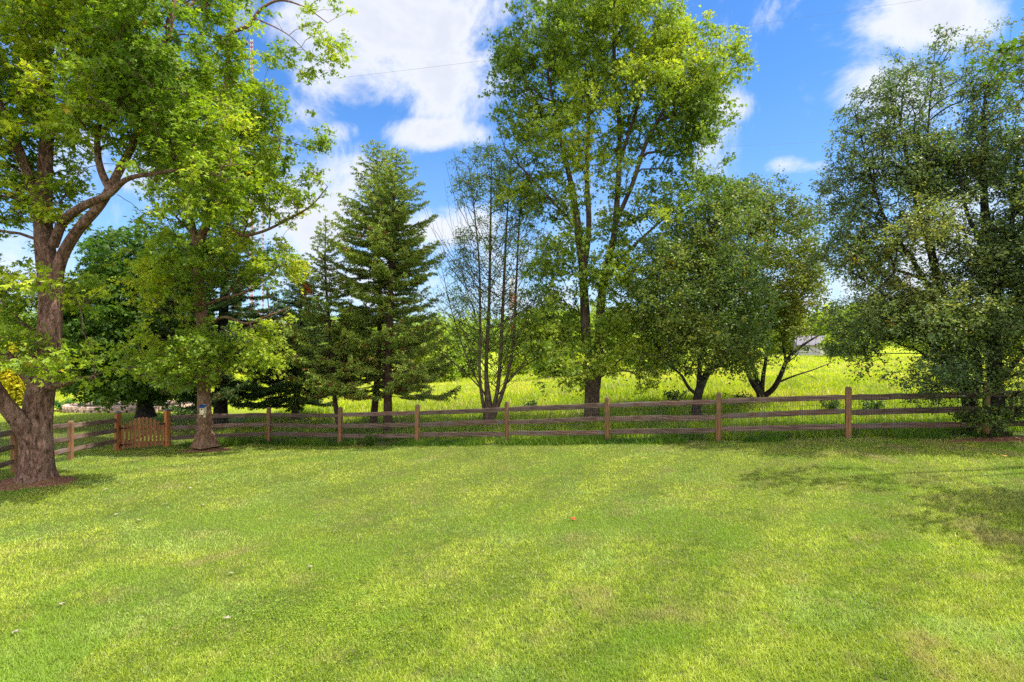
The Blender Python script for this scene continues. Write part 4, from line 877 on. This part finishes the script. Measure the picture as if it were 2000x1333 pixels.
# ------------------------------------------------------------------ birdhouse on its tree
def birdhouse():
    c = P(405, 800, 18.4); y = 18.4 - .215; r = thing('birdhouse', 'small cream birdhouse with blue roof nailed to the slender maple trunk', 'birdhouse', (c[0] + .02, y, c[2] - .1), -.12)
    m = MB(); m.add([(-.07, -.13, 0), (.07, -.13, 0), (.07, 0, 0), (-.07, 0, 0), (-.07, -.13, .20), (.07, -.13, .20), (.07, 0, .25), (-.07, 0, .25)], [(3, 2, 1, 0), (0, 1, 5, 4), (1, 2, 6, 5), (2, 3, 7, 6), (3, 0, 4, 7), (4, 5, 6, 7)]); m.build('box', M_CREAM, r)
    m = MB(); m.add([(-.09, -.17, .188), (.09, -.17, .188), (.09, .0, .256), (-.09, .0, .256), (-.09, -.17, .212), (.09, -.17, .212), (.09, .0, .280), (-.09, .0, .280)], [(3, 2, 1, 0), (0, 1, 5, 4), (1, 2, 6, 5), (2, 3, 7, 6), (3, 0, 4, 7), (4, 5, 6, 7)]); m.build('roof', M_BLUE, r)
    m = MB(); m.tube([(0, -.127, .145), (0, -.134, .145)], .02, 14); m.build('entrance_hole', M_DARK, r)
    m = MB(); m.box((0, -.085, -.012), (.15, .17, .018)); m.build('floor_board', M_CREAM, r)
    m = MB(); m.box((0, .008, .08), (.07, .016, .42)); m.build('back_board', M_CREAM, r)
birdhouse()

# ------------------------------------------------------------------ kitchen garden beyond the left fence
def garden():
    c = P(255, 800, 29); z = G(c[0], c[1]); r = thing('raised_bed', 'curved raised garden bed edged with pinkish stone beyond the left fence', 'garden bed', (c[0], c[1], z))
    R = random.Random(3); n = 46; m = MB(); rx, ry = 3.1, 1.5; soil = []
    for lay in range(2):
        for i in range(n):
            a = 2 * math.pi * (i + .5 * lay) / n; s = (2 * math.pi * 2.35 / n * R.uniform(.85, 1.05), .2, .15 * R.uniform(.85, 1.1)); ca, sa = math.cos(a + math.pi / 2), math.sin(a + math.pi / 2)
            m.box((math.cos(a) * rx, math.sin(a) * ry, .07 + .15 * lay), s, [[ca, -sa, 0], [sa, ca, 0], [0, 0, 1]])
    m.build('stone_edging', M_STONE, r)
    V = [(0, 0, .26)] + [(math.cos(2 * math.pi * i / 32) * (rx - .05), math.sin(2 * math.pi * i / 32) * (ry - .05), .2) for i in range(32)]; mk_mesh('soil', V, [(0, i + 1, (i + 1) % 32 + 1) for i in range(32)], M_SOIL, r)
    t = thing('garden_cage', 'green wire fencing panels on thin posts standing in the raised bed', 'garden fence', (c[0] - 1.9, c[1] - .2, z + .22))
    for i in range(4): m = MB(); m.tube([(i * 1.25, .15 * math.sin(i), 0), (i * 1.25, .15 * math.sin(i), 1.0)], .018, 6); m.build('post', M_GWIRE, t)
    m = MB()
    for i in range(3):
        for k in range(13): m.tube([(i * 1.25 + k * .1, .1, .05), (i * 1.25 + k * .1, .1, .92)], .004, 3, False)
        for k in range(9): m.tube([(i * 1.25, .1, .08 + .1 * k), (i * 1.25 + 1.25, .1, .08 + .1 * k)], .004, 3, False)
    m.build('wire_mesh', M_GWIRE, t)
    t = thing('trellis', 'tall pale garden trellis standing up from the raised bed', 'trellis', (c[0] - .75, c[1] + .1, z + .22)); 
    for x in (-.18, .18): m = MB(); m.tube([(x, 0, 0), (x * .4, 0, 2.3)], .02, 6); m.build('upright', M_WHITE, t)
    for k in range(7): m = MB(); m.tube([(-.17 + .014 * k, 0, .3 + k * .3), (.17 - .014 * k, 0, .3 + k * .3)], .012, 5); m.build('rung', M_WHITE, t)
    for i, (dx, h, lb, pc) in enumerate([(-1.7, .9, 'bluish green vegetable plant at the left end of the raised bed', [(.03, .12, .05), (.08, .22, .1)]), (-.2, 1.2, 'bushy yellowing tomato plant in the middle of the raised bed', [(.06, .16, .02), (.25, .28, .03), (.4, .3, .05)]), (1.5, .9, 'green bushy plant at the gate end of the raised bed', [(.03, .13, .04), (.1, .25, .07)])]):
        o = clump_plant('garden_plant', lb, (c[0] + dx, c[1]), .6, h, 900, .12, pc, 90 + i, cat='garden plant'); o.location.z = z + .22
    q = P(125, 790, 29); mm = mk_mesh('mulch', *(lambda V: (V, np.array([(i, i + 1, i + 13, i + 12) for i in range(11)])))(np.array([[q[0] - 1.6 + .3 * i, q[1] - .3 + j * .9, G(q[0] - 1.6 + .3 * i, q[1] - .3 + j * .9) + .05] for j in range(2) for i in range(12)])), M_MULCH); tag(mm, 'strip of red mulch left of the raised stone bed', 'mulch', kind='stuff')
    clump_plant('garden_plant', 'low leafy plant on the red mulch strip beside the big trunk', (q[0] - .2, q[1] + .2), .7, .7, 800, .11, [(.04, .14, .03), (.12, .26, .05)], 99, cat='garden plant')
garden()

# ------------------------------------------------------------------ background: trees, houses, masts, wires
def far_tree(px, d, wpx, top, label, palette, seed, n=260, leaf=.32, cat='tree', base=None, tb=0.):
    b = P(px, 700, d); g = G(b[0], b[1]); py = HZ + (CAMZ - g) / d * F; hh = py - top
    broad_tree('shrubby_tree' if cat != 'tree' else 'distant_tree', label, [[(px, py, d, .22), (px + 3, py - hh * .3, d, .17), (px, py - hh * .6, d, .1), (px, py - hh * .85, d, .04)]],
        [(px, py - hh * .5, d, wpx * .5, hh * .40, wpx * .4 * d / F, 1), (px - wpx * .2, py - hh * .68, d, wpx * .3, hh * .28, wpx * .25 * d / F, 1), (px + wpx * .22, py - hh * .62, d, wpx * .3, hh * .30, wpx * .25 * d / F, 1), (px, py - hh * .22, d, wpx * .42, hh * .2, wpx * .3 * d / F, .8)],
        n, 40, leaf, seed, palette, M_BARK_GREY, tmpl=KITE, k=8, flare=.2, clump_r=leaf * 3.2, gaps=.32, gap_scale=.3, twigs=False, tip=.012, upness=.3, tone_bias=tb, up_pen=.5, cat=cat)
GLN = 'trees in the wood line behind the field'
for i, (px, d, wp, top, lb, pl) in enumerate([
    (20, 42, 130, 560, 'bright yellow green tree in the distance left of the big trunk', G_FAR), (150, 46, 130, 600, 'light green tree seen low between the big trunk and the gate', G_FAR),
    (18, 34, 70, 655, 'golden orange shrub glowing behind the big left trunk', G_AUTUMN), (330, 60, 130, 610, 'distant pale tree behind the dense tree at the gate', G_FAR),
    (-90, 40, 170, 500, 'pale green tree beyond the far left edge', G_FAR), (530, 78, 110, 640, 'distant light tree behind the drooping spruce', G_FAR),
    (630, 80, 90, 640, 'distant tree behind the thin leftmost spruce', G_SILVER), (730, 84, 110, 655, 'distant low tree behind the twin spruces', G_FAR), (815, 86, 90, 640, 'distant tree right behind the taller spruce', G_SILVER),
    (908, 72, 60, 628, 'small lime green distant tree left of the bare twiggy tree', G_FAR), (865, 66, 60, 650, 'distant shrubby tree in front of the pale pinkish house', G_SILVER), (1180, 55, 150, 590, 'bushy green tree in the field behind the twin stems', G_SILVER), (1095, 50, 120, 600, 'bushy tree in the field left of the twin stems', G_SILVER), (1010, 70, 60, 640, 'low tree at the foot of the lattice tower', G_SILVER), (1290, 62, 110, 600, 'bushy tree in the field left of the rounded dark tree', G_SILVER), (1655, 74, 70, 640, 'small distant tree between the forked tree and the birch', G_SILVER), (1060, 80, 110, 600, 'distant green tree right of the red and white lattice mast', G_SILVER), (1130, 84, 90, 610, 'distant green tree behind the tallest maple trunk', G_SILVER),
    (1215, 86, 110, 620, 'distant tree between the tallest maple and the rounded tree', G_SILVER), (1320, 88, 120, 615, 'distant tree behind the rounded dark tree', G_SILVER), (1430, 90, 120, 610, 'distant tree behind the low forked trunk', G_FAR),
    (1535, 90, 70, 640, 'distant yellow green tree left of the lilac house', G_FAR), (1690, 92, 120, 600, 'distant tree right of the lilac house', G_SILVER), (1810, 92, 130, 600, 'distant tree behind the leaning birch', G_SILVER), (1950, 92, 150, 590, 'distant tree behind the upright birch', G_SILVER), (2100, 92, 150, 590, 'distant tree past the right edge', G_SILVER)]):
    far_tree(px, d, wp, top, lb, pl, 1000 + i, n=int(330 + 60 * (d < 50)), leaf=.20 if d < 50 else .34, tb=.1)
# the wood that closes the horizon
def horizon_wood():
    R = np.random.RandomState(4); C = []
    for i in range(260):
        a = -1.05 + 2.1 * (i + R.rand()) / 260; d = 150 + 60 * R.rand(); x, y = math.sin(a) * d * 1.15, math.cos(a) * d; g = G(x, y); h = 7 + 5 * R.rand(); n = 330
        u = nrm(R.randn(n, 3)) * R.rand(n, 1) ** .4 * np.array([5, 3.5, h * .5]); C.append(np.array([x, y, g + h * .5]) + u)
    C = np.concatenate(C); n = len(C); T = R.randn(n, 3); N = R.randn(n, 3) + [0, 0, 1.]; V, Fq, kf = leaf_arrays(C, T, N, .9 + .8 * R.rand(n), KITE)
    o = mk_mesh('distant_woods', V, Fq, M_LEAF, col=pal(G_SILVER, .35 + .5 * (fbm(C, .06, 9, 2) - .3) + R.rand(n) * .3)); tag(o, 'far band of green woods closing the horizon', 'woods', kind='stuff')
horizon_wood()

def house(px, d, w, dp, h, rise, rz, body, roof, label, wins, name='house', chimney=False):
    b = P(px, 700, d); g = G(b[0], b[1]); r = thing(name, label, 'house', (b[0], b[1], g), rz)
    m = MB(); x, y = w / 2, dp / 2
    m.add([(-x, -y, -.3), (x, -y, -.3), (x, y, -.3), (-x, y, -.3), (-x, -y, h), (x, -y, h), (x, y, h), (-x, y, h), (-x, 0, h + rise), (x, 0, h + rise)], [(0, 1, 5, 4), (2, 3, 7, 6), (1, 2, 6, 9, 5), (3, 0, 4, 8, 7)]); m.build('wall', body, r)
    m = MB(); o = .35; k = rise / y
    for s in (-1, 1):
        a = [(-x - o, s * (y + o), h - o * k), (x + o, s * (y + o), h - o * k), (x + o, 0, h + rise), (-x - o, 0, h + rise)]; top = [(p[0], p[1], p[2] + .16) for p in a]; m.add(a + top, [(0, 1, 2, 3), (7, 6, 5, 4), (0, 4, 5, 1), (1, 5, 6, 2), (2, 6, 7, 3), (3, 7, 4, 0)])
    ro = m.build('roof', roof, r)
    if chimney: m = MB(); m.box((w * .2, .6, h + rise + .2), (.7, .7, 1.8)); m.build('chimney', M_STONE, ro)
    for (wx, wz, ww, wh) in wins:
        m = MB()
        for (cx, cz, sx, sz) in ((0, wh/2, ww + .16, .1), (0, -wh/2, ww + .16, .1), (-ww/2, 0, .1, wh), (ww/2, 0, .1, wh), (0, 0, .05, wh)): m.box((wx + cx, -y - .03, wz + cz), (sx, .07, sz))
        f = m.build('window', M_WHITE, r); m = MB(); m.box((wx, -y - .012, wz), (ww, .02, wh)); m.build('pane', M_GLASS, f)
    m = MB(); m.box((w * .08, -y - .03, 1.0), (.95, .06, 2.05)); dr = m.build('door', M_WHITE if body is not M_SIDING else M_ROOFR, r); m = MB(); m.tube([(w * .08 + .36, -y - .07, 1.0), (w * .08 + .36, -y - .12, 1.0)], .035, 6); m.build('handle', M_IRON, dr)
house(866, 84, 5.0, 6, 3.0, 1.4, .2, M_SIDING, M_ROOFG, 'pale pinkish sided house behind the bare twiggy tree', [(-1.5, 1.5, .9, 1.1), (1.7, 1.5, .9, 1.1)], chimney=True)
house(1592, 86, 5.6, 5, 1.6, 1.2, -.25, M_SIDING2, M_ROOFG, 'low lilac white house with grey roof at the far edge of the field', [(-1.8, .95, .9, .7), (1.9, .95, .9, .7)])
house(706, 84, 4.5, 5, 1.7, 1.2, .1, M_TAN, M_ROOFR, 'small house with rust coloured roof glimpsed between spruce trunks', [(-1.3, 1.0, .8, .7), (1.5, 1.0, .8, .7)])
house(1190, 88, 5, 5, 1.6, 1.1, .1, M_SIDING, M_ROOFG, 'low pale house behind the tallest maple trunk', [(-1.5, .95, .9, .7), (1.6, .95, .9, .7)])

def mast(px, d, top_py, label, w0, w1, band, z0=None, r=.05):
    b = P(px, 700, d); g = G(b[0], b[1]); root = thing('radio_mast', label, 'mast', (b[0], b[1], g)); H = CAMZ + (HZ - top_py) / F * d - g
    nb = int(H / band); pts = [(math.cos(a), math.sin(a)) for a in (math.pi / 2, math.pi / 2 + 2.094, math.pi / 2 + 4.189)]; m = MB(); mi = []
    for i in range(nb):
        z0_, z1_ = i * H / nb, (i + 1) * H / nb; f0 = len(m.f); a = (w0 + (w1 - w0) * i / nb) / 1.73; b_ = (w0 + (w1 - w0) * (i + 1) / nb) / 1.73
        steps = max(1, int((z1_ - z0_) / max(w0, .8)))
        for j in range(3):
            p, q = pts[j], pts[(j + 1) % 3]; m.tube([(p[0] * a, p[1] * a, z0_), (p[0] * b_, p[1] * b_, z1_)], r, 4, False)
            for s in range(steps):
                u, v = s / steps, (s + 1) / steps; ra, rb = a + (b_ - a) * u, a + (b_ - a) * v; za, zb = z0_ + (z1_ - z0_) * u, z0_ + (z1_ - z0_) * v
                m.tube([(p[0] * ra, p[1] * ra, za), (q[0] * rb, q[1] * rb, zb)], r * .7, 3, False); m.tube([(q[0] * ra, q[1] * ra, za), (p[0] * rb, p[1] * rb, zb)], r * .7, 3, False)
                m.tube([(p[0] * ra, p[1] * ra, za), (q[0] * ra, q[1] * ra, za)], r * .7, 3, False)
        mi += [i % 2] * (len(m.f) - f0)
    o = m.build('lattice_frame', M_RED, root); o.data.materials.append(M_WHITE); o.data.polygons.foreach_set('material_index', mi)
mast(492, 240, 78, 'tall thin striped radio mast whose tip clears the trees at upper left', 1.0, 1.0, .9, r=.10)
mast(514, 250, 208, 'second shorter striped mast just right of the tall thin one', .8, .8, .9, r=.09)
mast(1000, 80, 540, 'red and white lattice tower standing behind the bare twiggy tree', 1.1, .5, 2.0, r=.06)

def wire(a, b, sag, r, label):
    a, b = np.array(a), np.array(b); t = np.linspace(0, 1, 60); p = a + (b - a) * t[:, None]; p[:, 2] -= sag * 4 * t * (1 - t); m = MB(); m.tube(p, r, 4); o = m.build('power_line', M_CABLE, origin=tuple(a)); tag(o, label, 'cable')
wire(P(150, 205, 60), P(2400, -95, 46), 1.0, .009, 'upper thin overhead wire crossing the clouds and the blue sky')
wire(P(1010, 300, 60), P(2500, 215, 52), .6, .009, 'lower thin overhead wire right of the tallest maple')

# ------------------------------------------------------------------ small things lying on the lawn
def fallen(px, py, size, colr, label, seed, group=None):
    R = np.random.RandomState(seed); d = 10.
    for _ in range(30): g = G((px - 1000) / F * d, d); d = (CAMZ - g) * F / (py - HZ)
    c = P(px, py, d); z = G(c[0], c[1]) + .045
    V, Fq, kf = leaf_arrays(np.zeros((1, 3)), np.array([[math.cos(seed), math.sin(seed), .15]]), np.array([[.2 * R.randn(), .2 * R.randn(), 1.]]), np.array([size]), MAPLE)
    a = seed * 1.3; TV = V; o = mk_mesh('fallen_leaf', TV, Fq, M_DEAD, col=np.tile(np.array(colr), (len(Fq), 1))); o.location = (c[0], c[1], z); tag(o, label, 'leaf', group)
fallen(1118, 1020, .10, (.42, .07, .03), 'bright red fallen leaf lying alone in the middle of the lawn', 1)
GY = 'yellow leaves fallen in front of the birches'
ORD = ['leftmost', 'second from left', 'third from left', 'fourth from left', 'fifth from left', 'sixth from left', 'seventh from left', 'eighth from left', 'ninth from left', 'tenth from left', 'eleventh from left', 'rightmost']
for i, (x, y) in enumerate(sorted([(1882, 866), (1912, 861), (1892, 876), (1945, 894), (1968, 896), (1990, 860), (1805, 875)])):
    fallen(x, y, .11, (.62, .40, .10), (ORD[i] if i < 6 else 'rightmost') + ' of the yellow leaves fallen in front of the birches', 10 + i, GY)
GP = 'pale leaves scattered on the lawn at the left'
for i, (x, y) in enumerate(sorted([(323, 988), (370, 958), (388, 947), (274, 1020), (82, 1068), (22, 1083), (228, 1010), (243, 948), (205, 960), (338, 913), (400, 990), (75, 1058)])):
    fallen(x, y, .07, (.38, .36, .22), ORD[i] + ' of the pale dry leaves on the left of the lawn', 30 + i, GP)
GG = 'grey scraps on the near lawn'
for i, (x, y) in enumerate(sorted([(443, 1216), (455, 1126), (115, 1188), (27, 1241), (610, 1112)])):
    fallen(x, y, .07, (.38, .32, .26), (ORD[i] if i < 4 else 'rightmost') + ' of the tiny grey brown leaves on the near lawn', 50 + i, GG)
def stick():
    c = P(272, 905, 15.6); g = G(c[0], c[1]); m = MB(); m.tube([(-.05, -.35, .03), (0, -.1, .04), (.09, .1, .05), (.10, .45, .04)], [.010, .010, .008, .004], 6); m.tube([(-.02, -.16, .04), (-.22, -.3, .04)], [.008, .003], 5)
    o = m.build('fallen_stick', M_BARK_GREY, origin=None); o.location = (c[0], c[1], g); tag(o, 'thin forked dead stick lying on the grass below the gate', 'stick')
stick()
def dead_cluster():
    c = P(600, 565, 19.3); R = np.random.RandomState(3); n = 40; C = R.randn(n, 3) * [.06, .06, .12]; V, Fq, kf = leaf_arrays(C, R.randn(n, 3) + [0, 0, -1], R.randn(n, 3), np.full(n, .11), MAPLE)
    o = mk_mesh('dead_leaf_cluster', V, Fq, M_DEAD, col=np.tile([.42, .10, .03], (len(Fq), 1)) * (.6 + .6 * R.rand(len(Fq), 1))); o.location = c; tag(o, 'hanging bunch of rust brown dead leaves beside the small thin spruce', 'dead leaves')
dead_cluster()
